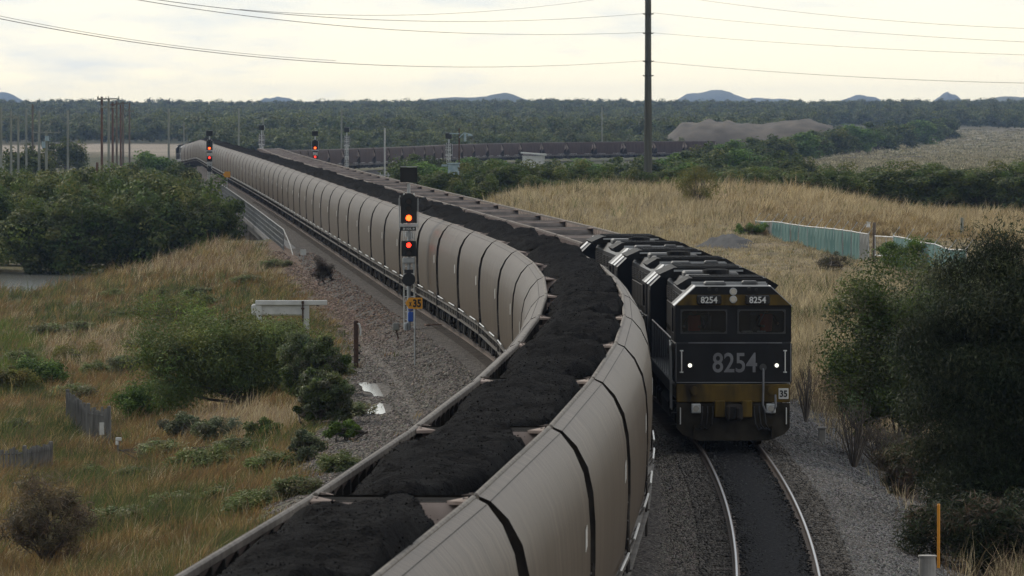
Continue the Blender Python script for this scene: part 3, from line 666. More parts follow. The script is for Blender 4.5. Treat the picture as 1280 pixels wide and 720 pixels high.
def pick(r_, n, cols, wts): return np.asarray(cols)[r_.choice(len(cols), n, p=np.asarray(wts) / np.sum(wts))] * r_.uniform(.75, 1.25, (n, 1))
GOLD, STRAW, RED, GRN, DGRN, BRN = (.27, .20, .09), (.42, .35, .235), (.20, .12, .055), (.10, .125, .042), (.058, .078, .03), (.12, .095, .058)
r = np.random.default_rng(31)
n = 95000; px = r.uniform(-70, 720, n); py = r.uniform(285, 800, n)
X, d, z = G(px, py); u = X - t1(d)
keep = (u < -3.2) & (d < 452) & (d > 120) & (z > -3.9)
edge = edge_u(d) + .7 * wave(X, d, 9, 41)
dens = np.where(-u > edge, 1, .015 + .10 * sm(.55, 1.0, wave(X, d, 5, 42))); dens = np.where((d > 285) & (-u > 4.2 + .7 * wave(X, d, 7, 43)) & (d > 300), np.maximum(dens, .55 * sm(300, 380, d)), dens)
dens *= 1 - .75 * sm(.55, 1.1, wave(X, d, 4.5, 48))
dens *= np.where((np.abs(px - 470) < 45) & (np.abs(py - 500) < 45), .12, 1)
keep &= r.uniform(size=n) < dens; X, d, z, u, px, py = (q[keep] for q in (X, d, z, u, px, py)); n = len(X)
p1 = wave(X, d, 14, 44); p2 = wave(X, d, 7, 45); p3 = wave(X, d, 20, 46)
col = pick(r, n, [GOLD, STRAW, RED, BRN, GRN], [3, 1, 3, 2, 1.5])
g2 = pick(r, n, [GRN, DGRN, BRN, GOLD], [3, 2, 1, 1]); gsel = r.uniform(size=n) < sm(-.1, .8, p1 + .4 * p3); col[gsel] = g2[gsel]
rd = pick(r, n, [RED, BRN, GOLD], [3, 1.5, 1]); rsel = (r.uniform(size=n) < sm(.1, .8, p2 - .3 * p1)) & ~gsel; col[rsel] = rd[rsel]
pale = pick(r, n, [STRAW, (.30, .22, .16), GOLD], [2, 2, 1]); psel = (np.hypot((px - 305) / 75, (py - 532) / 22) < 1) | ((np.hypot((px - 130) / 90, (py - 440) / 26) < 1) & (r.uniform(size=n) < .5)) | ((px > 110) & (px < 350) & (py < 345) & (r.uniform(size=n) < .5)); col[psel] = pale[psel]
lg = (np.hypot((px - 10) / 45, (py - 440) / 35) < 1) & (r.uniform(size=n) < .7); col[lg] = pick(r, int(lg.sum()), [(.11, .15, .035), GRN], [2, 1])
h = r.uniform(.25, .85, n) * (1 + .3 * p3) * (1 + .35 * wave(X, d, 2.6, 47)) * (1 + .5 * sm(350, 410, d)); h = np.where(psel, h * 1.1, h); h = np.where(-u < edge_u(d) + .8, h * .55, h)
w_ = .006 + d * .00006 * r.uniform(.4, 1.3, n)
blades('grass', 'tall mixed gold, rust and green grass on the left bank', X, d, z, np.clip(h, .15, 1.3), w_, col, .38, 32)
# right bank
n = 95000; px = r.uniform(630, 1350, n); py = r.uniform(240, 790, n)
X, d, z = G(px, py); v = X - t2(d)
keep = (v > 3.4) & (d < 520) & (d > 105)
edge = 5.0 + .7 * wave(X, d, 7, 51) - 1.4 * sm(170, 235, d)
keep &= r.uniform(size=n) < np.where(v > edge, 1, .05); X, d, z, v, px, py = (q[keep] for q in (X, d, z, v, px, py)); n = len(X)
p1 = wave(X, d, 12, 54); p3 = wave(X, d, 22, 56)
col = pick(r, n, [STRAW, (.29, .25, .165), GOLD, BRN, GRN], [4.5, 3, .8, .8, .5])
g2 = pick(r, n, [GRN, BRN, STRAW], [2, 2, 2]); gsel = r.uniform(size=n) < .7 * sm(.25, 1.1, p1 + .3 * p3); col[gsel] = g2[gsel]
dk = pick(r, n, [BRN, (.14, .10, .075), STRAW], [2, 2, 1]); dsel = (d < 215) & (r.uniform(size=n) < .75); col[dsel] = dk[dsel]
fsel = (v > 24) & (d > 390); col[fsel] = pick(r, int(fsel.sum()), [GOLD, (.27, .20, .12), STRAW], [3, 2, 1])
h = r.uniform(.35, 1.0, n) * (1 + .3 * p3) * (1 + .45 * wave(X, d, 2.8, 57)) * (1 + .4 * sm(410, 450, d)) * (1 - .62 * sm(285, 330, d) * (1 - sm(405, 425, d)) * sm(8, 11, v)); w_ = .006 + d * .00006 * r.uniform(.4, 1.3, n)
blades('grass', 'tall pale straw grass on the bank right of the locomotives', X, d, z, np.clip(h, .2, 1.5), w_, col, .12, 33)
n = 21000; d = r.uniform(380, 545, n); v = r.uniform(4, 56, n); X = t2(d) + v; z = T(X, d); keep = (d > 408) | (v < 20); X, d, z, v = X[keep], d[keep], z[keep], v[keep]; n = len(X)
pm = wave(X, d, 9, 71); col = pick(r, n, [STRAW, (.33, .275, .175), GOLD, BRN], [4, 3, 1, .6]); gs = r.uniform(size=n) < sm(.5, 1.2, wave(X, d, 6, 72)); col[gs] = pick(r, int(gs.sum()), [GRN, BRN], [2, 1])
blades('grass', 'tall tufted straw grass on the mound behind the locomotives', X, d, z, np.clip(r.uniform(.6, 1.25, n) * (1 + .5 * pm), .3, 1.9), .008 + d * .00006 * r.uniform(.4, 1.3, n), col, .16, 36, rad=.4)
# golden field behind the fence
n = 16000; px = r.uniform(940, 1340, n); py = r.uniform(255, 310, n)
X, d, z = G(px, py); v = X - t2(d); keep = (v > 20) & (d > 395) & (d < 575); X, d, z = X[keep], d[keep], z[keep]; n = len(X)
blades('grass', 'golden tall grass of the field behind the fence', X, d, z, r.uniform(.35, .85, n), .012 + d * .00008 * r.uniform(.6, 1.3, n), pick(r, n, [GOLD, (.27, .20, .12), STRAW, BRN], [3, 3, 2, 1]), .2, 34)
# pale far field
n = 9000; px = r.uniform(1000, 1320, n); py = r.uniform(160, 226, n)
X, d, z = G(px, py); keep = (d > 930) & (d < 2900) & (px > 1000 + 20 * wave(X, d, 90, 3)); X, d, z = X[keep], d[keep], z[keep]; n = len(X)
blades('grass', 'pale rough grass of the far field beyond the dark wood', X, d, z, r.uniform(.3, .9, n), d * .0002 * r.uniform(.6, 1.4, n), pick(r, n, [(.29, .265, .19), (.22, .195, .13), (.12, .12, .07)], [3, 3, 1.5]), .1, 35, rad=1.6)

# ------------------------------------------------------------------ loose stones of ballast and path
def stones(name, label, X, d, z, sz, col, seed):
    r_ = np.random.default_rng(seed); n = len(X); P = np.stack([X, d, z], -1)
    base = np.array([(1, 0, 0), (-1, 0, 0), (0, 1, 0), (0, -1, 0), (0, 0, 1), (0, 0, -1)], float)
    a = r_.uniform(0, 6.28, n); ca, sa = np.cos(a), np.sin(a)
    V_ = base[None] * r_.uniform(.55, 1.1, (n, 6, 3)) * sz[:, None, None] + r_.normal(size=(n, 6, 3)) * (.16 * sz)[:, None, None]
    V_ = np.stack([V_[..., 0] * ca[:, None] - V_[..., 1] * sa[:, None], V_[..., 0] * sa[:, None] + V_[..., 1] * ca[:, None], V_[..., 2] * .75], -1) + P[:, None]
    f_ = np.array([(0, 2, 4), (2, 1, 4), (1, 3, 4), (3, 0, 4), (2, 0, 5), (1, 2, 5), (3, 1, 5), (0, 3, 5)])
    o = arr_mesh(name, V_.reshape(-1, 3), None, (np.arange(n)[:, None, None] * 6 + f_[None]).reshape(-1, 3), np.repeat(col, 6, 0), M['stone']); return tag(o, label, 'gravel', kind='stuff')
M['stone'] = mat('stone', (.8, .8, .8), .9, col2=(1.2, 1.2, 1.2), scale=8, attr='tint', spec=.2)
r = np.random.default_rng(61)
n = 150000; px = r.uniform(330, 700, n); py = r.uniform(285, 720, n); X, d, z = G(px, py); u = X - t1(d)
keep = (u < -1.9) & (-u < edge_u(d) + .3 + .7 * wave(X, d, 3.5, 12)) & (d < 400) & (d > 110) & (r.uniform(size=n) < .75)
keep &= ~((np.hypot((px - 470) / 19, (py - 488) / 9) < 1) | (np.hypot((px - 475) / 15, (py - 511) / 7) < 1)); X, d, z, u = X[keep], d[keep], z[keep], u[keep]; n = len(X)
zz = np.where(u > -3.3, np.interp(-u, [1.5, 2.7, 3.3], [-.19, -.36, -.62]), z); brn = sm(225, 275, d)[:, None]
col = (np.array([.135, .119, .105]) * (1 - brn) + np.array([.14, .098, .077]) * brn) * r.uniform(.35, 1.75, (n, 1)) * (1 + r.normal(size=(n, 3)) * .05)
stones('gravel', 'grey and brown loose stones of the path and shoulder left of the loaded train', X, d, zz + .0, r.uniform(.02, .05, n) + d * .00012, np.clip(col, .01, .6), 62)
n = 130000; px = r.uniform(770, 1200, n); py = r.uniform(480, 745, n); X, d, z = G(px, py); v = X - t2(d); u = X - t1(d)
keep = ((v > 1.36) & (v < 5.0 + .6 * wave(X, d, 3.5, 12)) | (v < -1.36) & (u > 1.0)) & (d > 104) & (d < 230); X, d, z, u, v = (q[keep] for q in (X, d, z, u, v)); n = len(X)
zz = np.where(v > 0, np.where(v < 3.9, np.interp(v, [1.4, 2.5, 3.3, 3.9], [-.19, -.36, -.72, -.95]), z), np.interp(v, [-3, -2, -1.4], [-.19, -.27, -.19])); zz = np.maximum(zz, np.where(v > 0, z, -9))
lf = (v < 0)[:, None]; col = np.where(lf, np.array([.135, .12, .105]), np.array([.12, .116, .114])) * r.uniform(.3, 1.8, (n, 1)) * (1 + r.normal(size=(n, 3)) * .04)
m2 = 13000; d2_ = r.uniform(104, 165, m2); s2_ = r.choice([-1, 1], m2); v2_ = s2_ * r.uniform(.84, 1.45, m2)
v2_[:3500] = r.uniform(-.68, .68, 3500)
c2_ = np.array([.105, .095, .085]) * r.uniform(.3, 1.6, (m2, 1)); c2_[:3500] = np.array([.03, .029, .028]) * r.uniform(.3, 2.2, (3500, 1)); z2_ = np.full(m2, -.165); z2_[:3500] = -.125
X = np.concatenate([X, t2(d2_) + v2_]); d = np.concatenate([d, d2_]); zz = np.concatenate([zz, z2_]); col = np.concatenate([col, c2_]); n = len(X)
stones('gravel', 'grey loose ballast stones beside the right-hand track', X, d, zz, r.uniform(.018, .045, n) + d * .00008, np.clip(col, .01, .6), 63)

# ================================================================== TRACKS
def rail_mesh(name, tf, zf, d0, d1, off, parent, step=1.2):
    ds = np.arange(d0, d1, step); b = B(); ring = []
    prof = [(-.07, -.165), (.07, -.165), (.07, -.15), (.012, -.13), (.012, -.05), (.033, -.035), (.033, -.007), (.017, -.003), (-.017, -.003), (-.033, -.007), (-.033, -.035), (-.012, -.05), (-.012, -.13), (-.07, -.15)]
    for d in ds:
        for x, z in prof: ring.append((float(tf(d)) + off + x, d, float(zf(d)) + z))
    n = len(prof); fs = []; mm = []
    for i in range(len(ds) - 1):
        for k in range(n):
            fs.append((i * n + k, i * n + (k + 1) % n, (i + 1) * n + (k + 1) % n, (i + 1) * n + k)); mm.append(1 if k == 7 else 0)
    b.add(ring, fs); b.m = mm
    return b.build(name, [M['rail_side'], M['rail_top']], parent)
def make_track(label, tf, zf, d0, d1, s0, s1):
    t = thing('railway_track', label, 'track')
    for sgn in (-1, 1): rail_mesh('rail', tf, zf, d0, d1, sgn * .7535, t)
    sm_ = B().box(0, 0, 0, 2.5, .24, .14, bev=.02).build('sleeper', M['sleeper'], t); first = True
    ds = np.arange(s0, s0 + 100 * .61, .61)
    for d in ds:
        o = sm_ if first else link('sleeper', sm_.data, t); first = False
        o.location = (float(tf(d)) + random.uniform(-.03, .03), d, float(zf(d)) - .235 + random.uniform(-.006, .006)); o.rotation_euler = (0, 0, -math.atan((float(tf(d + 1)) - float(tf(d)))) + random.uniform(-.012, .012))
    b = B()
    for d in np.arange(ds[-1] + .61, s1, .61): b.box(float(tf(d)), d, float(zf(d)) - .235, 2.5, .24, .14, rz=-math.atan((float(tf(d + 1)) - float(tf(d)))))
    o = b.build('sleeper', M['sleeper'], t); o['kind'] = 'stuff'
make_track('right-hand railway track with shiny rails under the black locomotives', t2, z2, 60, 900, 104, 600)
make_track('left-hand railway track carrying the loaded coal train', t1, z1, 50, 1090, 150, 600)

# ================================================================== WAGONS
PROF = [(.93, 4.10), (1.08, 4.03), (1.27, 3.81), (1.42, 3.5), (1.49, 3.15), (1.52, 2.7), (1.52, 2.2), (1.50, 1.7), (1.46, 1.25)]
PROF_WIDE = [(1.25, 4.10), (1.32, 4.05), (1.38, 3.85), (1.43, 3.5), (1.46, 3.15), (1.48, 2.7), (1.48, 2.2), (1.46, 1.7), (1.42, 1.25)]
def hopper_body(name, parent, zk, mats, slant=0., prof=PROF):
    """rolled sides, sloping end sheets inside, end walls; slot 0 skin, 1 inside, 2 rim, 3 end wall"""
    b = B(); Lh = 7.62; P = [(x, 1.25 + (z - 1.25) * zk) for x, z in prof]; zt = P[0][1]; lip = P[0][0]
    ys = np.linspace(-Lh, Lh, 13)
    INS = [0, .10, .32, .52, .62, .64, .64, .64, .64]
    def yk(y, z):
        k_ = np.interp(z, [p[1] for p in P[::-1]], INS[::-1]); f_ = (abs(y) / Lh) ** 8
        return y * (1 - slant * (zt - z) / 2.85 * (abs(y) / Lh) ** 6) - math.copysign(k_ * f_, y)
    for sx in (-1, 1):
        b.mi(0); n = len(P); vs = [(sx * x, yk(y, z), z) for y in ys for x, z in P]
        b.add(vs, [(i * n + k, i * n + k + 1, (i + 1) * n + k + 1, (i + 1) * n + k) for i in range(12) for k in range(n - 1)])
        b.mi(3).tube([(sx * P[1][0], -7.45, P[1][1] + .002), (sx * P[1][0], 7.45, P[1][1] + .002)], .006, 4)
        b.mi(2).box(sx * (lip - .015), 0, zt - .03, .07, 2 * Lh, .11, bev=.02)
        b.mi(1); b.add([(sx * (lip - .048), -Lh, zt - .05), (sx * (lip - .048), Lh, zt - .05), (sx * max(1.15, lip - .03), Lh, zt - .5), (sx * max(1.15, lip - .03), -Lh, zt - .5), (sx * 1.40, Lh, zt - 1.3), (sx * 1.40, -Lh, zt - 1.3), (sx * .3, Lh * .9, 1.3), (sx * .3, -Lh * .9, 1.3)], [(0, 1, 2, 3), (3, 2, 4, 5), (5, 4, 6, 7)])
        for y in np.arange(-6.6, 6.7, 1.1): b.mi(3).box(sx * lip, y, zt - .33, .10, .09, .5)
    for sy in (-1, 1):
        b.mi(3); n = len(P); ring = [(x, yk(sy * Lh, z) - sy * .02, z) for x, z in P] + [(-x, yk(sy * Lh, z) - sy * .02, z) for x, z in P]
        b.add(ring, [(k, k + 1, n + k + 1, n + k) for k in range(n - 1)])
        b.mi(1); b.add([(-lip, sy * 7.45, zt - .05), (lip, sy * 7.45, zt - .05), (1.3, sy * 5.6, zt - 1.5), (-1.3, sy * 5.6, zt - 1.5), (1.1, sy * 4.2, 1.4), (-1.1, sy * 4.2, 1.4)], [(0, 1, 2, 3), (3, 2, 4, 5)])
        b.mi(3).box(0, sy * 7.53, zt - .08, 2 * lip, .12, .08, bev=.02)
        for sx in (-1, 1):   # corner gussets standing in from the rim
            b.mi(1); x0 = sx * (lip - .06); b.add([(x0, sy * 7.46, zt + .02), (x0, sy * 6.95, zt - .01), (x0 - sx * .24, sy * 7.46, zt - .03), (x0, sy * 7.46, zt - .03), (x0, sy * 6.95, zt - .05), (x0 - sx * .24, sy * 7.46, zt - .07)], [(0, 1, 2), (5, 4, 3), (0, 3, 4, 1), (1, 4, 5, 2), (2, 5, 3, 0)])
            b.mi(3).box(sx * (lip - .07), sy * 7.36, zt - .2, .08, .14, .42)
    # hoppers' saddle between the discharge bays
    b.mi(1); b.add([(-1.2, -2.0, 1.4), (1.2, -2.0, 1.4), (1.3, 0, 2.4), (-1.3, 0, 2.4), (1.2, 2.0, 1.4), (-1.2, 2.0, 1.4)], [(0, 1, 2, 3), (3, 2, 4, 5)])
    b.mi(3).box(0, 0, 1.33, 2.6, 9, .1)
    return b.build(name, mats, parent, smooth=True, angle=35)
def hopper_frame(name, parent):
    b = B()
    for sx in (-1, 1):
        b.mi(1).box(sx * 1.38, 0, 1.08, .10, 15.1, .26, bev=.02)
        b.mi(1).box(sx * 1.44, 0, .945, .22, 15.1, .03); b.mi(1).box(sx * 1.44, 0, 1.215, .2, 15.1, .03)
        for y in np.arange(-6.9, 7, 1.15): b.mi(0).box(sx * 1.40, y, 1.08, .13, .08, .25)
        b.mi(2).tube([(sx * 1.56, -6.2, 1.36), (sx * 1.56, -2.2, 1.36)], .022, 6); b.mi(2).tube([(sx * 1.56, 2.2, 1.36), (sx * 1.56, 6.2, 1.36)], .022, 6)
        for y in (-6.2, -4.2, -2.2, 2.2, 4.2, 6.2): b.mi(2).tube([(sx * 1.46, y, 1.2), (sx * 1.56, y, 1.36)], .018, 5)
        for sy in (-1, 1):    # corner ladders
            for z in (.55, .85, 1.5, 1.8, 2.1): b.mi(0).tube([(sx * 1.5, sy * 7.25, z), (sx * 1.5, sy * 7.58, z)], .018, 5)
            b.mi(0).tube([(sx * 1.5, sy * 7.25, .5), (sx * 1.5, sy * 7.25, 1.3)], .02, 5); b.mi(0).tube([(sx * 1.5, sy * 7.58, .5), (sx * 1.5, sy * 7.58, 2.2)], .02, 5)
            b.mi(0).box(sx * 1.0, sy * 7.5, 1.9, .3, .1, 1.6)
    b.mi(0).box(0, 0, .95, .5, 15.2, .3)
    for y in (-2.9, 0, 2.9):   # discharge chutes
        b.mi(0); b.add([(-1.25, y - 1.1, 1.3), (1.25, y - 1.1, 1.3), (1.25, y + 1.1, 1.3), (-1.25, y + 1.1, 1.3), (-.8, y - .4, .38), (.8, y - .4, .38), (.8, y + .4, .38), (-.8, y + .4, .38)], [(0, 1, 5, 4), (1, 2, 6, 5), (2, 3, 7, 6), (3, 0, 4, 7), (4, 5, 6, 7)])
        for sx in (-1, 1): b.mi(0).box(sx * 1.2, y, .62, .12, 1.2, .12); b.mi(0).cyl((sx * 1.22, y - .6, .7), (sx * 1.3, y - .6, .7), .16, 10)
    for sy in (-1, 1):
        b.mi(0).box(0, sy * 7.7, .93, .26, .5, .3, bev=.04)
        b.mi(2).tube([(.5, sy * 7.55, .8), (.45, sy * 7.75, .5), (.2, sy * 7.8, .45)], .03, 6)
    return b.build(name, [M['underframe'], M['sill_steel'], M['bright_steel']], parent)
def wheelset(parent, y, r_=.45, w_=.78):
    b = B()
    for sx in (-1, 1):
        x = sx * (w_ - .03); b.cyl((x - .06, 0, 0), (x + .06, 0, 0), r_, 20); b.cyl((x - sx * .09, 0, 0), (x - sx * .05, 0, 0), r_ + .03, 20); b.cyl((x + sx * .05, 0, 0), (x + sx * .1, 0, 0), r_ * .55, 14)
    b.cyl((-.8, 0, 0), (.8, 0, 0), .08, 8)
    o = b.build('wheelset', M['wheel'], parent, smooth=True); o.location = (0, y, r_); return o
def bogie(parent, y, detail=True):
    b = B()
    for sx in (-1, 1):
        b.add([(sx * 1.0, -1.25, .42), (sx * 1.0, -1.25, .62), (sx * 1.0, -.55, .82), (sx * 1.0, .55, .82), (sx * 1.0, 1.25, .62), (sx * 1.0, 1.25, .42), (sx * 1.0, .5, .30), (sx * 1.0, -.5, .30),
               (sx * 1.16, -1.25, .42), (sx * 1.16, -1.25, .62), (sx * 1.16, -.55, .82), (sx * 1.16, .55, .82), (sx * 1.16, 1.25, .62), (sx * 1.16, 1.25, .42), (sx * 1.16, .5, .30), (sx * 1.16, -.5, .30)],
              [tuple(range(8)), tuple(range(15, 7, -1))] + [(i, (i + 1) % 8, 8 + (i + 1) % 8, 8 + i) for i in range(8)])
        for k in (-.28, 0, .28): b.cyl((sx * 1.1, k, .3), (sx * 1.1, k, .72), .1, 8)
        for k in (-.9, .9): b.box(sx * 1.12, k, .5, .2, .36, .34, bev=.04)
    b.box(0, 0, .62, 2.2, .5, .28)
    o = b.build('bogie', M['underframe'], parent); o.location = (0, y, 0)
    if detail:
        for k in (-.9, .9): wheelset(o, k)
    return o
def marks(parent):
    for sx in (-1, 1):
        b = B()
        for k in range(3):   # small stencilled patches near the end of the side
            y = 5.9 * sx - k * .16 * sx; b.box(sx * 1.527, y, 2.72 - k * .02, .006, .10, .3)
        b.build('number_mark', M['white'], parent)
def make_wagon(name, cat, zk, mats, slant, prof=PROF):
    t = thing(name, 'x', cat)
    hopper_body('hopper_body', t, zk, mats, slant, prof); hopper_frame('underframe', t); bogie(t, -5.4); bogie(t, 5.4)
    return t
wag_full = make_wagon('coal_wagon', 'wagon', 1.0, [M['hopper_skin'], M['hopper_inside'], M['hopper_rim'], M['hopper_end']], .0); marks(wag_full)
wag_empty = make_wagon('coal_wagon', 'wagon', (3.8 - 1.25) / (4.1 - 1.25), [M['hopper_old'], M['hopper_inside'], M['hopper_rim'], M['hopper_inside_dark']], .16, PROF_WIDE)

def coal_mesh(seed):
    r_ = np.random.default_rng(seed); ny, nx = 96, 22
    y = np.linspace(-7.58, 7.58, ny); x = np.linspace(-.95, .95, nx); Yg, Xg = np.meshgrid(y, x, indexing='ij')
    top = 4.03 + .16 * np.cos(np.clip((Xg - .1) / .95, -1, 1) * 1.5) - .28 * sm(.35, .95, -Xg) + .12 * wave(Yg, Xg, 6, seed) 
    top = top + .15 * np.exp(-((Yg / 3.6) ** 2))
    e0 = 6.9 + .45 * wave(Xg * 1.0, Yg * 0, 2.2, seed + 1) - 3.0 * sm(.2, .8, Xg)
    top = top - .68 * sm(0, 1.5, np.abs(Yg) - e0) - .25 * sm(.75, .95, np.abs(Xg))
    top = top + r_.normal(size=top.shape) * .013 + .025 * wave(Xg, Yg, .8, seed + 2)
    Vv = np.stack([Xg, Yg, top], -1).reshape(-1, 3); i = np.arange(ny * nx).reshape(ny, nx)
    q = np.stack([i[:-1, :-1], i[:-1, 1:], i[1:, 1:], i[1:, :-1]], -1).reshape(-1, 4)
    # close it below so that the load is a solid
    base = len(Vv); lo = Vv.copy(); lo[:, 2] = 2.9; lo[:, 1] *= .74; Vv = np.concatenate([Vv, lo])
    rim = list(i[0, :]) + list(i[1:, -1]) + list(i[-1, -2::-1]) + list(i[-2:0:-1, 0])
    q2 = [(rim[k], rim[k] + base, rim[(k + 1) % len(rim)] + base, rim[(k + 1) % len(rim)]) for k in range(len(rim))]
    q = np.concatenate([q, np.array(q2), np.stack([i[:-1, :-1], i[1:, :-1], i[1:, 1:], i[:-1, 1:]], -1).reshape(-1, 4) + base])
    nl = 1600; ly = r_.uniform(-7.3, 7.3, nl); lx = r_.uniform(-.9, .9, nl); iy = np.clip(((ly + 7.58) / 15.16 * (ny - 1)).round().astype(int), 0, ny - 1); ix = np.clip(((lx + .95) / 1.9 * (nx - 1)).round().astype(int), 0, nx - 1)
    lp = np.stack([lx, ly, top[iy, ix] + .004], -1); ls = r_.uniform(.004, .013, nl) * np.where(r_.uniform(size=nl) < .06, 1.9, 1)
    bs = np.array([(1, 0, 0), (-1, 0, 0), (0, 1, 0), (0, -1, 0), (0, 0, 1), (0, 0, -1)], float)
    lv = (lp[:, None] + bs[None] * r_.uniform(.6, 1.2, (nl, 6, 3)) * ls[:, None, None] + r_.normal(size=(nl, 6, 3)) * (.2 * ls)[:, None, None]).reshape(-1, 3)
    lf = (len(Vv) + np.arange(nl)[:, None, None] * 6 + np.array([(0, 2, 4), (2, 1, 4), (1, 3, 4), (3, 0, 4), (2, 0, 5), (1, 2, 5), (3, 1, 5), (0, 3, 5)])[None]).reshape(-1, 3)
    Vv = np.concatenate([Vv, lv]); nq = len(q)
    me = arr_mesh('', Vv, q, lf, None, M['coal']); me.polygons.foreach_set('use_smooth', [True] * nq + [False] * (len(me.polygons) - nq)); return me
_am = arr_mesh
def arr_mesh_data(*a, **k): return _am(*a, **k)
coals = [coal_mesh(400 + i) for i in range(5)]

def pose(Xa, Sa, zf, s, half=5.4):
    da, db = np.interp(s - half, Sa, DS), np.interp(s + half, Sa, DS)
    xa, xb = np.interp(da, DS, Xa), np.interp(db, DS, Xa); za, zb = float(zf(da)), float(zf(db))
    return ((xa + xb) / 2, (da + db) / 2, (za + zb) / 2), (math.atan2(zb - za, db - da), 0, -math.atan2(xb - xa, db - da))
s0 = np.interp(70.6, DS, S1); k = -1; cnt = 0; last = None
while True:
    s = s0 + 15.62 * (k + .5)
    loc, rot = pose(X1, S1, z1, s)
    if loc[1] > 1062: break
    cnt += 1
    o = wag_full if cnt == 1 else copy_tree(wag_full, skip=() if cnt < 26 else (('wheelset',) if cnt < 40 else ('wheelset', 'number_mark')))
    o.location = loc; o.rotation_euler = rot
    tag(o, 'grey bulged coal hopper heaped with coal, %s of the loaded train counting from the bottom' % nth(cnt), 'wagon', 'loaded coal hoppers')
    c = link('coal_load', coals[cnt % 5]); c.location = loc; c.rotation_euler = rot
    tag(c, 'black coal heaped in a hopper, %s load of the train counting from the bottom' % nth(cnt), 'coal', 'coal loads in the hoppers')
    last = s; k += 1
tail_s = last + 7.81 + 10.8
s = np.interp(156.6, DS, S2) + 3 * 21.45 + 7.9; cnt = 0
while True:
    loc, rot = pose(X2, S2, z2, s)
    if loc[0] / loc[1] * F + 640 > 892: break
    cnt += 1; o = wag_empty if cnt == 1 else copy_tree(wag_empty, skip=() if cnt < 8 else ('wheelset',))
    o.location = loc; o.rotation_euler = rot
    tag(o, 'empty brown dusty coal hopper, %s wagon behind the three black locomotives' % nth(cnt), 'wagon', 'empty coal hoppers')
    s += 15.62

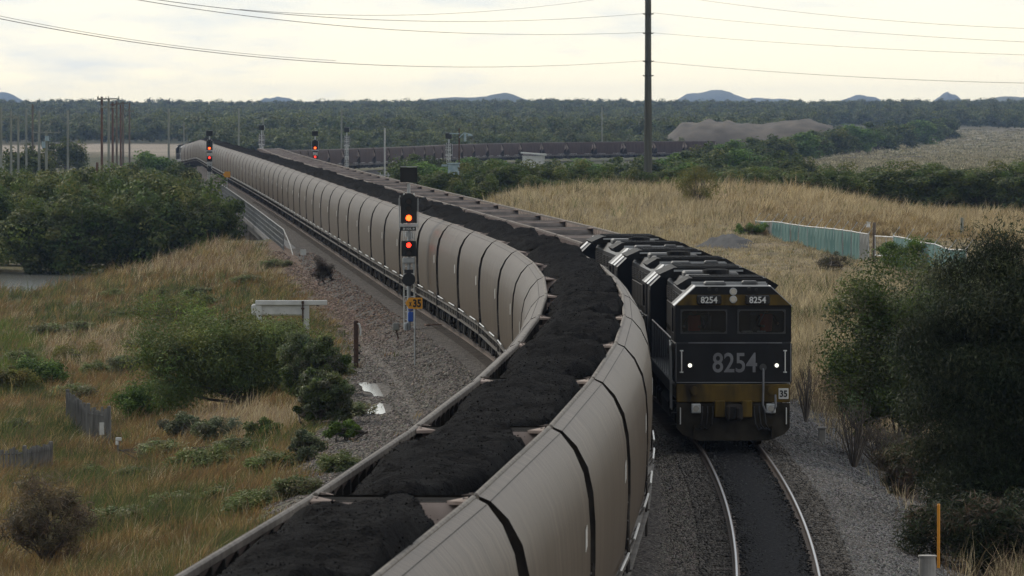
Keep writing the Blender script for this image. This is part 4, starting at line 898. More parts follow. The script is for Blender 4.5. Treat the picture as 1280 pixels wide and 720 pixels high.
# ================================================================== LOCOMOTIVE
def make_loco():
    L = thing('diesel_locomotive', 'leading black diesel locomotive with yellow band and number 8254', 'locomotive')
    yf = -10.5
    # frame and running boards
    b = B(); b.box(0, .2, 1.38, 2.86, 20.4, .36, bev=.03); b.box(0, .2, 1.1, 1.6, 19.6, .3); b.build('underframe', M['loco_grey'], L)
    b = B(); b.prism([(-1.2, 1.0), (-1.35, .8), (-1.3, .42), (-1.1, .3), (1.1, .3), (1.3, .42), (1.35, .8), (1.2, 1.0)], -2.6, 2.8); b.build('fuel_tank', M['underframe'], L)
    for y in (-6.6, 6.6):
        b = B()
        for sx in (-1, 1):
            b.box(sx * 1.08, 0, .72, .16, 4.4, .3, bev=.05)
            for k in (-1.75, 0, 1.75): b.box(sx * 1.16, k, .55, .22, .45, .42, bev=.05); b.cyl((sx * 1.12, k + .75, .45), (sx * 1.12, k + .75, .95), .11, 8)
        b.box(0, 0, .8, 2.1, .6, .3)
        bo = b.build('bogie', M['underframe'], L); bo.location = (0, y, 0)
        for k in (-1.75, 0, 1.75): wheelset(bo, k, .5)
    # pilot, buffer beam, nose
    b = B(); b.prism([(-1.42, 1.14), (-1.42, .52), (-1.28, .36), (-.88, .2), (.88, .2), (1.28, .36), (1.42, .52), (1.42, 1.14)], yf - .02, yf + .1)
    b.box(-.98, yf - .1, .42, .04, .18, .3); b.box(.98, yf - .1, .42, .04, .18, .3)
    b.build('pilot', M['pilot'], L)
    b = B(); b.box(0, yf + .03, 1.39, 2.86, .16, .46, bev=.02); b.box(-.34, yf - .06, 1.0, .26, .2, .42, bev=.02); b.box(.34, yf - .06, 1.0, .26, .2, .42, bev=.02); b.build('buffer_beam', M['yellow'], L)
    b = B(); b.box(0, yf + 1.26, 2.15, 2.94, 2.56, 1.04, bev=.035); n_ = b.build('nose', M['loco_black'], L)
    b = B(); b.box(.05, yf - .012, 2.655, 2.35, .03, .022); b.box(0, yf - .012, 1.66, 2.86, .03, .02)
    for sx in (-1, 1):
        b.box(sx * 1.44, yf - .012, 2.16, .014, .02, .96)
    b.build('nose_stripe', M['number_grey'], L)
    text('number_lettering', '8254', .50, 1.12, M['number_grey'], L, (.04, yf - .022, 2.16), bold=.014)
    for sx in (-1, 1):
        b = B(); x = sx * 1.3; b.tube([(x, yf - .01, 1.92), (x, yf - .07, 1.92), (x, yf - .07, 2.46), (x, yf - .01, 2.46)], .016, 6); b.box(x, yf - .03, 1.92, .09, .05, .03); b.box(x, yf - .03, 2.46, .09, .05, .03); b.build('grab_rail', M['white'], L)
        b = B(); b.cyl((sx * 1.09, yf + .02, 2.09), (sx * 1.09, yf - .05, 2.09), .10, 18); o = b.build('ditch_light', M['gloss_black'], L)
        b = B(); b.cyl((sx * 1.09, yf - .048, 2.09), (sx * 1.09, yf - .062, 2.09), .05, 18); b.build('lens', M['lamp_white'], o)
        b = B(); b.box(sx * .94, yf - .09, 1.01, .24, .14, .24, bev=.02); o = b.build('marker_light', M['galv'], L)
        b = B(); b.cyl((sx * .94, yf - .158, 1.01), (sx * .94, yf - .175, 1.01), .075, 14); b.build('lens', M['lamp_clear'], o)
        b = B(); b.tube([(sx * 1.33, yf - .03, .62), (sx * 1.33, yf - .10, .62), (sx * 1.33, yf - .10, 1.02), (sx * 1.33, yf - .03, 1.02)], .015, 6); b.build('step_rail', M['white'], L)
        b = B()   # brake hoses hanging under the beam
        for k in range(3):
            x = sx * (.52 + .13 * k); b.tube([(x, yf - .04, 1.06), (x, yf - .16, .9), (x + sx * .03, yf - .2, .62), (x + sx * .12, yf - .14, .48), (x + sx * .2, yf - .06, .52)], .022, 6)
        b.build('brake_hose', M['black'], L)
        b = B(); b.cyl((sx * .98, yf + .02, 1.46), (sx * .98, yf - .1, 1.46), .09, 14); b.cyl((sx * .98, yf - .1, 1.46), (sx * .98, yf - .12, 1.46), .11, 14); b.build('jumper_socket', M['yellow'], L)
    b = B(); b.tube([(.75, yf - .03, 2.02), (.75, yf - .14, 1.95), (.75, yf - .12, 1.5), (.74, yf - .12, 1.1), (.82, yf - .14, .92), (.96, yf - .16, .9), (1.06, yf - .16, 1.05), (1.05, yf - .12, 1.36)], .028, 7); b.build('jumper_cable', M['number_grey'], L, smooth=True)
    b = B(); b.cyl((.75, yf, 2.04), (.75, yf - .07, 2.04), .09, 12); b.build('cable_socket', M['loco_grey'], L)
    b = B(); b.box(0, yf - .18, .92, .34, .5, .34, bev=.06); b.box(0, yf - .42, .92, .44, .16, .42, bev=.06); b.box(.1, yf - .52, .92, .14, .16, .3, bev=.04); b.box(-.15, yf - .5, .92, .1, .1, .34, bev=.03); b.build('coupler', M['underframe'], L)
    b = B(); b.box(1.26, yf - .066, 1.38, .25, .02, .27, bev=.008); pl = b.build('speed_plate', M['white'], L)
    text('plate_lettering', '35', .17, .19, M['black'], pl, (1.26, yf - .08, 1.38), bold=.03)
    # cab: front wall is pieces round two windows
    yc = yf + .10
    b = B()
    b.box(0, yc + .06, 2.78, 2.9, .12, .22); b.box(0, yc + .06, 3.53, 2.9, .12, .1)
    b.box(-1.385, yc + .06, 3.185, .13, .12, .59); b.box(1.385, yc + .06, 3.185, .13, .12, .59); b.box(-.02, yc + .06, 3.185, .26, .12, .59)
    for sx in (-1, 1):   # side walls with a side window each
        b.box(sx * 1.435, yc + 1.3, 2.77, .07, 2.36, .2); b.box(sx * 1.435, yc + 1.3, 3.54, .07, 2.36, .08)
        b.box(sx * 1.435, yc + .4, 3.185, .07, .56, .63); b.box(sx * 1.435, yc + 2.15, 3.185, .07, .66, .63)
    b.box(0, yc + 2.46, 3.1, 2.9, .06, .9)
    cab = b.build('cab', [M['loco_black']], L)
    b = B(); b.box(0, yc + 2.41, 3.1, 2.78, .03, .84); b.box(0, yc + 1.3, 2.69, 2.78, 2.2, .02); b.box(-.75, yc + .45, 2.82, .9, .5, .22, bev=.04); b.box(.8, yc + .4, 2.78, .8, .4, .14, bev=.04)
    for sx in (-1, 1): b.box(sx * .72, yc + 1.45, 3.05, .5, .12, .62, bev=.05); b.box(sx * .72, yc + 1.2, 2.77, .5, .5, .12, bev=.04)
    b.build('cab_fittings', M['cab_inside'], L)
    b = B(); b.box(.35, yc + .22, 2.93, .26, .18, .03, rz=.3); b.box(.72, yc + .25, 2.93, .2, .14, .03, rz=-.2); b.build('papers', M['paper'], L)
    for sx, cx, w2 in ((-1, -.735, 1.17), (1, .715, 1.2)):
        b = B()   # frame with rounded look, glass set back
        b.box(cx, yc - .005, 2.895, w2, .03, .03); b.box(cx, yc - .005, 3.475, w2, .03, .03); b.box(cx - w2 / 2 + .015, yc - .005, 3.185, .03, .03, .55); b.box(cx + w2 / 2 - .015, yc - .005, 3.185, .03, .03, .55)
        for ax in (-1, 1):
            for az in (-1, 1): b.box(cx + ax * (w2 / 2 - .045), yc - .005, 3.185 + az * .265, .07, .026, .03, ry=ax * az * R(45))
        fo = b.build('windscreen', M['loco_grey'], L)
        b = B(); b.box(cx, yc + .03, 3.185, w2 - .03, .012, .58); b.build('pane', M['window_glass'], fo)
        b = B(); b.tube([(cx + .1, yc - .03, 3.47), (cx + .02 - .1 * sx, yc - .035, 3.1)], .01, 5); b.tube([(cx - .1 - .1 * sx, yc - .04, 3.0), (cx + .06 - .1 * sx, yc - .04, 3.32)], .012, 5); b.build('wiper', M['black'], fo)
        b = B(); b.box(sx * 1.44, yc + 1.25, 3.185, .02, 1.1, .6); b.build('side_window', M['window_glass'], L)
    # cab roof: chamfered, yellow band across its front
    RF = [(-1.47, 3.575), (-.93, 4.07), (.93, 4.07), (1.47, 3.575)]
    b = B(); b.prism(RF, yf + .05, yf + 2.62); b.build('cab_roof', M['loco_black'], L)
    b = B(); b.prism([(-1.44, 3.60), (-1.15, 3.865), (1.15, 3.865), (1.44, 3.60)], yf + .02, yf + .06); b.build('yellow_band', M['yellow'], L)
    def chamfer(y0, y1, nm, par, mt):
        for sx in (-1, 1):
            bb = B(); bb.add([(sx * 1.485, y0, 3.585), (sx * .945, y0, 4.085), (sx * .945, y1, 4.085), (sx * 1.485, y1, 3.585), (sx * 1.465, y0, 3.56), (sx * .925, y0, 4.06), (sx * .925, y1, 4.06), (sx * 1.465, y1, 3.56)], [(0, 1, 2, 3), (4, 7, 6, 5), (0, 4, 5, 1), (1, 5, 6, 2), (2, 6, 7, 3), (3, 7, 4, 0)]); bb.build(nm, mt, par)
    chamfer(yf + .06, yf + 1.1, 'roof_corner', L, M['loco_chamfer'])
    for sx in (-1, 1):
        b = B(); b.box(sx * .61, yf, 3.735, .62, .06, .24, bev=.06); nb_ = b.build('number_board', M['gloss_black'], L)
        text('number_lettering', '8254', .165, .42, M['white'] if sx < 0 else M['paper'], nb_, (sx * .61, yf - .036, 3.735), bold=.02)
    for z in (3.75, 3.945):
        b = B(); b.cyl((0, yf + .06, z), (0, yf - .03, z), .095, 18); o = b.build('headlight', M['galv'], L)
        b = B(); b.cyl((0, yf - .03, z), (0, yf - .04, z), .075, 18); b.build('lens', M['lamp_clear'], o)
    b = B()
    for sx in (-1, 1): b.cyl((sx * .5 - .1, yf + .3, 4.02), (sx * .5 - .1, yf - .02, 4.0), .05, 10); b.cyl((sx * .5 + .08, yf + .3, 4.0), (sx * .5 + .08, yf - .02, 3.98), .04, 10)
    b.build('air_horn', M['black'], L)
    # long hood between cab and radiator section
    HD = [(-.98, 1.56), (-.98, 3.72), (-.8, 3.98), (.8, 3.98), (.98, 3.72), (.98, 1.56)]
    b = B(); b.prism(HD, yf + 2.62, 8.2); b.build('hood', M['loco_black'], L)
    b = B()
    for sx in (-1, 1):
        for y in np.arange(yf + 3.0, 8.0, .98): b.box(sx * .99, y + .4, 2.45, .04, .86, 1.5, bev=.015); b.box(sx * 1.015, y + .1, 2.5, .02, .05, .12)
        for y in np.arange(yf + 3.0, 8.0, 1.96):
            for z in np.arange(3.28, 3.62, .06): b.box(sx * .99, y + .9, z, .05, 1.6, .025)
    b.build('hood_doors', M['loco_grille'], L)
    # radiator section, full width with the same chamfers
    b = B(); b.prism([(-1.45, 1.57), (-1.45, 3.56), (-.93, 4.06), (.93, 4.06), (1.45, 3.56), (1.45, 1.57)], 8.2, 10.45); b.build('radiator_section', M['loco_black'], L)
    chamfer(9.3, 10.44, 'roof_corner', L, M['loco_chamfer'])
    b = B()
    for sx in (-1, 1): b.box(sx * 1.452, 9.3, 2.9, .03, 1.8, 1.1)
    b.build('radiator_grille', M['loco_grille'], L)
    b = B(); b.box(0, 10.46, 3.72, 1.6, .03, .22, bev=.01); b.build('rear_band', M['yellow'], L)
    # roof equipment
    b = B(); b.prism([(-1.2, 3.9), (-1.3, 4.02), (-1.0, 4.2), (1.0, 4.2), (1.3, 4.02), (1.2, 3.9)], yf + 3.0, yf + 5.6); b.build('roof_hatch', M['loco_roof'], L); b = B(); b.prism([(-1.25, 3.9), (-1.35, 4.0), (-.95, 4.18), (.95, 4.18), (1.35, 4.0), (1.25, 3.9)], 4.0, 7.8); b.build('roof_hatch', M['loco_roof'], L)
    b = B()
    for y in np.arange(4.2, 7.7, .22): b.box(0, y, 4.195, 1.7, .05, .03)
    b.box(0, 5.9, 4.19, .08, 3.4, .03); b.build('roof_grille', M['loco_grille'], L); b = B(); b.box(0, yf + 4.3, 4.21, .08, 2.3, .03)
    for y in np.arange(yf + 3.15, yf + 5.5, .22): b.box(0, y, 4.215, 1.8, .05, .03)
    b.build('roof_grille', M['loco_grille'], L)
    b = B(); b.box(-.55, -2.6, 4.05, .7, 1.1, .22, bev=.05); b.box(.4, -3.6, 4.03, .8, 1.5, .16, bev=.05); b.box(-.5, 1.6, 4.06, .6, 1.3, .2, bev=.05); b.box(.3, 2.6, 4.03, .9, .7, .14, bev=.05); b.box(-.4, -9.0, 4.1, .55, .7, .12, bev=.04); b.box(.5, -8.6, 4.1, .4, .4, .14, bev=.04); b.build('roof_box', M['roof_box'], L)
    b = B(); b.cyl((0, -.6, 3.96), (0, -.6, 4.24), .36, 16); b.cyl((0, -.6, 4.24), (0, -.6, 4.26), .28, 16); b.build('exhaust_stack', M['loco_roof'], L)
    for y in (8.75, 9.75):
        b = B(); b.cyl((0, y, 4.04), (0, y, 4.12), .46, 22); b.cyl((0, y, 4.12), (0, y, 4.15), .15, 12)
        for k in range(6): b.box(0, y, 4.13, .88, .03, .02, rz=k * R(30))
        b.build('roof_fan', M['loco_roof'], L)
    b = B(); b.box(0, yf + 1.9, 4.085, 1.9, .05, .05); b.box(0, yf + 2.6, 4.09, 1.9, .06, .06); b.box(0, 8.2, 4.08, 1.9, .06, .06); b.box(0, 3.95, 4.1, 1.9, .05, .05); b.build('roof_rib', M['loco_chamfer'], L)
    # handrails along the running boards and the steps
    for sx in (-1, 1):
        b = B(); pts = [(sx * 1.4, yf + 2.75, 1.56), (sx * 1.4, yf + 2.85, 2.62), (sx * 1.4, 8.0, 2.62), (sx * 1.4, 8.1, 1.56)]
        b.tube(pts, .02, 6)
        for y in np.arange(yf + 4.3, 7.8, 1.5): b.tube([(sx * 1.4, y, 1.56), (sx * 1.4, y, 2.62)], .016, 5)
        b.build('handrail', M['number_grey'], L)
        b = B(); b.tube([(sx * 1.49, yf + 2.3, .9), (sx * 1.5, yf + 2.3, 2.5), (sx * 1.5, yf + 2.55, 2.62)], .02, 6); b.tube([(sx * 1.49, yf + 1.55, .9), (sx * 1.5, yf + 1.55, 2.4), (sx * 1.5, yf + 1.4, 2.6)], .02, 6); b.build('step_rail', M['white'], L)
        b = B()
        for z in (.5, .8, 1.1): b.box(sx * 1.38, yf + 1.92, z, .2, .6, .03)
        b.box(sx * 1.3, yf + 1.92, .85, .03, .7, .9); b.build('cab_steps', M['underframe'], L)
        b = B(); b.box(sx * 1.475, yf + 1.92, 2.2, .02, .62, .9, bev=.008); b.build('cab_door', M['loco_grey'], L)
    b = B(); b.box(0, 10.6, .92, .4, .5, .36, bev=.06); b.build('coupler', M['underframe'], L)
    return L
loco = make_loco()
s = np.interp(156.6, DS, S2) + 10.5; sl = s
def place_loco(o, Xa, Sa, zf, s):
    loc, rot = pose(Xa, Sa, zf, s, 6.6); o.location = loc; o.rotation_euler = rot; return o
place_loco(loco, X2, S2, z2, s)
tag(loco, group='three black locomotives')
for k, lb in ((1, 'middle of the three black locomotives, coupled behind the leading one'), (2, 'rearmost of the three black locomotives, coupled to the empty hoppers')):
    o = copy_tree(loco, skip=('number_lettering', 'ditch_light', 'speed_plate')); place_loco(o, X2, S2, z2, s + 21.45 * k); o['label'] = lb
o = copy_tree(loco, skip=('number_lettering', 'ditch_light', 'speed_plate', 'number_board', 'headlight')); place_loco(o, X1, S1, z1, tail_s); o['label'] = 'dark locomotive far off at the distant end of the loaded train'; del o['group']
bpy.context.view_layer.update()

# two people in the leading cab
def person(label, lx, ly, lz, turn=0, arm=.25):
    b_ = bpy.data.meshes.new('person')
    J = {'pelvis': (0, 0, .10), 'waist': (0, .02, .28), 'chest': (0, .02, .50), 'neck': (0, 0, .66), 'jaw': (0, -.035, .74), 'head': (0, -.03, .83), 'crown': (0, -.01, .91),
         'shl': (-.19, .02, .58), 'ell': (-.27, -.12, .36), 'wrl': (-.2, -.36, .34), 'hal': (-.18, -.44, .35), 'shr': (.19, .02, .58), 'elr': (.27, -.12, .36), 'wrr': (.2, -.36, .36 + arm), 'har': (.18, -.44, .38 + arm),
         'hil': (-.1, -.02, .08), 'knl': (-.13, -.42, .10), 'anl': (-.13, -.45, -.32), 'tol': (-.13, -.6, -.36), 'hir': (.1, -.02, .08), 'knr': (.13, -.42, .10), 'anr': (.13, -.45, -.32), 'tor': (.13, -.6, -.36)}
    E_ = [('pelvis', 'waist'), ('waist', 'chest'), ('chest', 'neck'), ('neck', 'jaw'), ('jaw', 'head'), ('head', 'crown'), ('chest', 'shl'), ('shl', 'ell'), ('ell', 'wrl'), ('wrl', 'hal'), ('chest', 'shr'), ('shr', 'elr'), ('elr', 'wrr'), ('wrr', 'har'), ('pelvis', 'hil'), ('hil', 'knl'), ('knl', 'anl'), ('anl', 'tol'), ('pelvis', 'hir'), ('hir', 'knr'), ('knr', 'anr'), ('anr', 'tor')]
    rad = {'pelvis': .13, 'waist': .125, 'chest': .14, 'neck': .05, 'jaw': .07, 'head': .088, 'crown': .06, 'shl': .07, 'shr': .07, 'ell': .048, 'elr': .048, 'wrl': .032, 'wrr': .032, 'hal': .036, 'har': .036, 'hil': .09, 'hir': .09, 'knl': .065, 'knr': .065, 'anl': .045, 'anr': .045, 'tol': .04, 'tor': .04}
    nm = list(J); b_.from_pydata([J[k] for k in nm], [(nm.index(a), nm.index(c)) for a, c in E_], [])
    o = bpy.data.objects.new('tmp', b_); C.objects.link(o); sk = o.modifiers.new('skin', 'SKIN'); o.modifiers.new('sub', 'SUBSURF').levels = 2
    if not b_.skin_vertices: b_.skin_vertices.new()
    for i, k in enumerate(nm): b_.skin_vertices[0].data[i].radius = (rad[k], rad[k] * .85); b_.skin_vertices[0].data[i].use_root = (k == 'pelvis')
    bpy.context.view_layer.update(); me = bpy.data.meshes.new_from_object(o.evaluated_get(bpy.context.evaluated_depsgraph_get())); bpy.data.objects.remove(o)
    me.materials.clear(); me.materials.append(M['cloth']); me.materials.append(M['skin'])
    for p in me.polygons:
        c = p.center; p.material_index = 1 if (c.z > .66 or c.y < -.33 and c.z > .25) else 0; p.use_smooth = True
    root = link('person', me)
    # orange work vest wrapped round the torso
    v = B(); prev = None; vs = []; n = 18
    for z, rx, ry in ((.2, .15, .125), (.34, .155, .13), (.48, .18, .135), (.58, .215, .12), (.64, .15, .09)):
        for k in range(n): a = 6.283 * k / n; vs.append((rx * math.cos(a), .02 + ry * math.sin(a), z))
    v.add(vs, [(i * n + k, i * n + (k + 1) % n, (i + 1) * n + (k + 1) % n, (i + 1) * n + k) for i in range(4) for k in range(n)]); v.build('vest', M['orange_vest'], root, smooth=True)
    hv = B(); vs = []
    for i in range(6):
        a2 = R(90) * i / 5.5
        for k in range(n): a = 6.283 * k / n; rr2 = .096 * math.cos(a2); vs.append((rr2 * math.cos(a), .0 + rr2 * 1.1 * math.sin(a), .845 + .1 * math.sin(a2)))
    hv.add(vs, [(i * n + k, i * n + (k + 1) % n, (i + 1) * n + (k + 1) % n, (i + 1) * n + k) for i in range(5) for k in range(n)]); hv.build('hair', M['hair'], root, smooth=True)
    f_ = B(); f_.box(0, -.128, .82, .022, .03, .045, bev=.008); f_.build('nose', M['skin'], root)
    mw = loco.matrix_world @ Matrix.Translation((lx, ly, lz)) @ Matrix.Rotation(turn, 4, 'Z'); root.matrix_world = mw
    tag(root, label, 'person', 'crew in the leading cab'); return root
person('seated person in orange vest behind the right-hand windscreen of the leading locomotive', .86, -9.78, 2.72, .25, .05)
person('seated person in orange vest behind the left-hand windscreen of the leading locomotive', -.95, -9.74, 2.68, -.2, .0)

# ================================================================== BRIDGE
def along(tf, off, d, z): return (float(tf(d)) + off, d, z)
br = thing('rail_bridge', 'long low railway bridge with grey walkway railing over the mangroves', 'bridge')
dsb = np.arange(398, 664, 4.0)
def beam(b, o0, o1, za, zb, tf0=t1, tf1=t1):
    vs = []
    for d in dsb: vs += [along(tf0, o0, d, za), along(tf1, o1, d, za), along(tf1, o1, d, zb), along(tf0, o0, d, zb)]
    n = len(dsb); fs = [(i * 4 + k, i * 4 + (k + 1) % 4, (i + 1) * 4 + (k + 1) % 4, (i + 1) * 4 + k) for i in range(n - 1) for k in range(4)] + [(0, 1, 2, 3), tuple((n - 1) * 4 + k for k in (3, 2, 1, 0))]
    b.add(vs, fs); return b
beam(B(), -3.5, 3.3, -.45, -.78, t1, t2).build('deck', M['girder'], br)
b = B(); beam(b, -2.6, -2.3, -.8, -2.0); beam(b, 1.2, 1.5, -.8, -2.0); beam(b, 2.2, 2.5, -.8, -2.0, t2, t2); b.build('girder', M['girder'], br)
for d in np.arange(415, 655, 20.0):
    b = B(); xc = (float(t1(d)) + float(t2(d))) / 2; b.box(xc, d, -3.6, 7.5, 1.0, 2.6, rz=.06); b.box(xc, d, -2.15, 8.4, 1.3, .3, rz=.06); b.build('pier', M['concrete'], br)
b = B(); b.box(float(t1(399)) + 2.2, 399, -1.8, 9.6, 1.2, 2.6, rz=.06); b.build('abutment', M['girder'], br)
b = B(); dr = np.arange(400, 660, 2.0)
for z in (.92, .55, .2, -.15): b.tube([along(t1, -3.35, d, z) for d in np.arange(400, 661, 10.0)], .035 if z > .8 else .018, 5)
b.tube([along(t1, -3.35, 400, .92), along(t1, -3.15, 391, .1), along(t1, -3.05, 388, -.5)], .035, 5)
for d in dr: b.tube([along(t1, -3.35, d, -.5), along(t1, -3.35, d, .92)], .03, 5)
M['rail_grey'] = mat('rail_grey', (.14, .145, .145), .6, .2, col2=(.2, .205, .205), scale=2)
rl = b.build('railing', M['rail_grey'], br)
b = B()
for d in np.arange(400, 659, 1.0): b.tube([along(t1, -3.35, d, -.42), along(t1, -3.35, d, .9)], .009, 3, cap=False)
b.build('railing_bars', M['rail_grey'], rl)

# ================================================================== SIGNALS
def make_signal(plate=True):
    S = thing('railway_signal', 'x', 'signal')
    B().tube([(0, 0, 0), (0, 0, 6.0)], [.085, .07], 10).build('post', M['galv'], S)
    b = B(); b.box(0, 0, .04, .5, .4, .1, bev=.02); b.box(-.12, -.05, .25, .14, .2, .5, bev=.03); b.build('base', M['galv'], S)
    # route indicator box at the top
    b = B(); b.box(0, -.02, 6.33, .66, .4, .58, bev=.02); b.box(0, -.24, 6.66, .72, .12, .03); b.box(-.33, -.24, 6.35, .02, .1, .6); b.box(.33, -.24, 6.35, .02, .1, .6); o = b.build('route_indicator', M['black'], S)
    b = B(); b.box(0, -.25, 6.655, .66, .16, .025); b.box(-.335, -.02, 6.33, .015, .42, .6); b.build('hood_edge', M['galv'], o)
    # upper head with rounded backboard
    n = 12; poly = [(-.32, 4.43), (.32, 4.43)] + [(.32 * math.cos(a), 5.28 + .33 * math.sin(a)) for a in np.linspace(0, math.pi, n)]
    b = B(); b.prism(poly, -.12, -.06); o = b.build('upper_head', M['black'], S)
    def lamp(par, z, mt, nm='lamp', rr=.1):
        q = B(); q.cyl((0, -.14, z), (0, -.165, z), rr, 18); q.build(nm, mt, par)
        q = B(); m_ = 12; vs = []
        for y in (-.13, -.36):
            for k in range(m_): a = R(-20) + R(220) * k / (m_ - 1); vs.append((.14 * math.cos(a), y, z + .14 * math.sin(a)))
        q.add(vs, [(k, k + 1, m_ + k + 1, m_ + k) for k in range(m_ - 1)]); q.build('visor', M['black'], par)
    lamp(o, 5.28, M['lens_dark']); lamp(o, 5.0, M['lens_dark']); lamp(o, 4.63, M['lamp_orange'], 'lit_lamp', .115)
    b = B(); b.box(0, -.1, 4.34, .66, .05, .12, bev=.01); b.build('head_bracket', M['galv'], S)
    b = B(); b.box(0, -.13, 4.20, .58, .03, .15); pl = b.build('number_plate', M['black'], S)
    if plate: text('plate_lettering', '8105.9', .09, .46, M['white'], pl, (0, -.15, 4.20), bold=.01)
    b = B(); b.tube([(-.36, .02, 4.2), (-.38, .02, 5.4), (-.34, -.1, 5.5)], .025, 6); b.build('head_rail', M['galv'], S); b = B(); b.tube([(.36, .02, 4.2), (.36, .02, 5.4)], .018, 6); b.build('head_rail', M['galv'], S)
    b = B(); b.box(0, -.11, 3.42, .58, .1, .62, bev=.02); o = b.build('lower_head', M['black'], S)
    lamp(o, 3.56, M['lamp_red'], 'lit_lamp', .095); lamp(o, 3.25, M['lens_dark'])
    b = B(); b.box(0, -.06, 2.95, .5, .2, .22, bev=.03); b.box(-.2, -.05, 2.72, .1, .14, .3); b.box(.2, -.05, 2.72, .1, .14, .3); b.cyl((-.1, -.1, 3.9), (-.1, -.1, 4.1), .05, 8); b.cyl((.12, -.1, 3.8), (.12, -.1, 4.1), .04, 8); b.build('bracket', M['galv'], S)
    b = B(); b.cyl((0, -.16, 2.2), (0, -.06, 2.2), .26, 24); b.box(.0, -.1, 2.52, .36, .1, .14); b.build('shunt_disc', M['black'], S)
    b = B()   # ladder at the back with its safety hoop
    for sx in (-1, 1): b.tube([(sx * .2, .75, 0), (sx * .2, .45, 5.6)], .03, 6)
    for z in np.arange(.3, 5.5, .3): b.tube([(-.2, .75 - .3 * z / 5.6, z), (.2, .75 - .3 * z / 5.6, z)], .018, 5)
    b.tube([(.3 * math.cos(a), .72 + .3 * math.sin(a), 4.9) for a in np.linspace(-.2, 3.34, 9)], .02, 5); b.tube([(.3 * math.cos(a), .75 + .3 * math.sin(a), 4.3) for a in np.linspace(-.2, 3.34, 9)], .02, 5)
    b.build('ladder', M['white'], S)
    return S
sig = make_signal()
X, d, z = (float(q) for q in G(511, 419)); sig.location = (X, d, z)
k_ = (HZ(208, d) - z) / 6.66; sig.scale = (k_, k_, k_)
sig['label'] = 'tall signal with orange and red lamps lit beside the loaded train, nearest'; sig['group'] = 'railway signals'
b = B(); b.box(0, 0, .21, .2, .15, .42, bev=.03); b.box(0, -.02, -.25, .22, .17, .4, bev=.03); b.box(.04, -.09, .16, .05, .02, .1); bx = b.build('signal_phone_box', M['blue_box']); bx.location = (X + .08, d - .2, z + 1.0); tag(bx, 'blue telephone box fixed low on the nearest signal post', 'box')
def far_signal(px, d, top, label, rz=0, sk=1.0, zb=None):
    o = copy_tree(sig, skip=('plate_lettering', 'base')); X = XD(px, d); z = float(T(X, d)) if zb is None else zb; s = (HZ(top, d) - z) / 6.66
    o.location = (X, d, z); o.scale = (s * sk,) * 2 + (s,); o.rotation_euler = (0, 0, rz); o['label'] = label
far_signal(262, 722, 163, 'far signal with orange and red lamps lit left of the loaded train', 0, 1.1, -.45)
far_signal(394, 743, 163.5, 'far signal with orange and red lamps lit beyond the empty train', 0, 1.1, -.45)
far_signal(433.5, 1000, 159, 'far signal seen from its white back, above the row of old wagons', R(180))
far_signal(561, 800, 166, 'far signal seen from its back by the overhead arm pole', R(180))
far_signal(327, 850, 156, 'far signal seen from its back between the two trains', R(180))

# x35 speed sign
X, d, z = (float(q) for q in G(518.5, 457)); sg = thing('speed_sign', 'orange arrow shaped speed sign reading x35 on a thin grey post', 'sign', (X, d, z))
hz = HZ(379, d) - z
B().tube([(0, 0, -.1), (0, 0, hz + .3)], .028, 8).build('post', M['galv'], sg)
b = B(); b.prism([(-.22, hz - .2), (.27, hz - .2), (.27, hz + .2), (-.22, hz + .2), (-.34, hz)], -.05, -.035); pn = b.build('sign_panel', M['orange_sign'], sg)
text('sign_lettering', 'x', .15, .10, M['black'], pn, (-.16, -.055, hz - .03), bold=.04); text('sign_lettering', '35', .29, .29, M['black'], pn, (.08, -.055, hz), bold=.04)
# yellow board further up, by the bridge
X = XD(293, 640); d = 640; z = -.5; sg = thing('speed_board', 'orange speed board on a post at the bridge railing', 'sign', (float(t1(640)) - 2.9, 640, z)); hz = HZ(218, 640) - z
B().tube([(0, 0, 0), (0, 0, hz)], .05, 8).build('post', M['galv'], sg)
b = B(); b.prism([(-.2, hz - .3), (.34, hz - .3), (.34, hz + .3), (-.2, hz + .3), (-.42, hz)], -.07, -.05); b.build('sign_panel', M['orange_sign'], sg)
# small white marker on the gravel slope
X, d, z = (float(q) for q in G(379, 328)); sg = thing('distance_marker', 'small white marker plate on a short post at the bridge end', 'marker', (X, d, z)); B().tube([(0, 0, -.1), (0, 0, .7)], .025, 6).build('post', M['galv'], sg); B().box(0, -.03, .6, .34, .02, .34).build('plate', M['white'], sg)
# junction box, rusty post, timbers, old fence
X, d, z = (float(q) for q in G(495, 428)); sg = thing('junction_box', 'small grey junction box on a leaning stem left of the nearest signal', 'box', (X, d, z)); B().tube([(.1, 0, -.1), (.06, 0, .3), (0, 0, .5)], .03, 7).build('stem', M['rust'], sg); B().box(0, 0, .62, .26, .2, .3, bev=.03).build('box_body', M['grey_box'], sg)
X, d, z = (float(q) for q in G(445, 461)); hh = 57 * d / F; sg = thing('rusty_post', 'brown rusty post with a curved white cap by the gravel path', 'post', (X, d, z)); B().box(0, 0, hh / 2, .17, .17, hh + .2, bev=.02).build('post_body', M['rust'], sg)
b = B(); b.tube([(.02, -.05, hh), (.12, -.06, hh - .04), (.17, -.06, hh - .25), (.16, -.06, hh - .45)], .035, 7); b.build('cap', M['white'], sg)
b = B()
for z_ in (.35, .6, .9): b.box(.11, -.02, z_ * hh / 1.75, .08, .1, .07)
b.build('bracket', M['black'], sg)
X, d, z = (float(q) for q in G(540, 417))
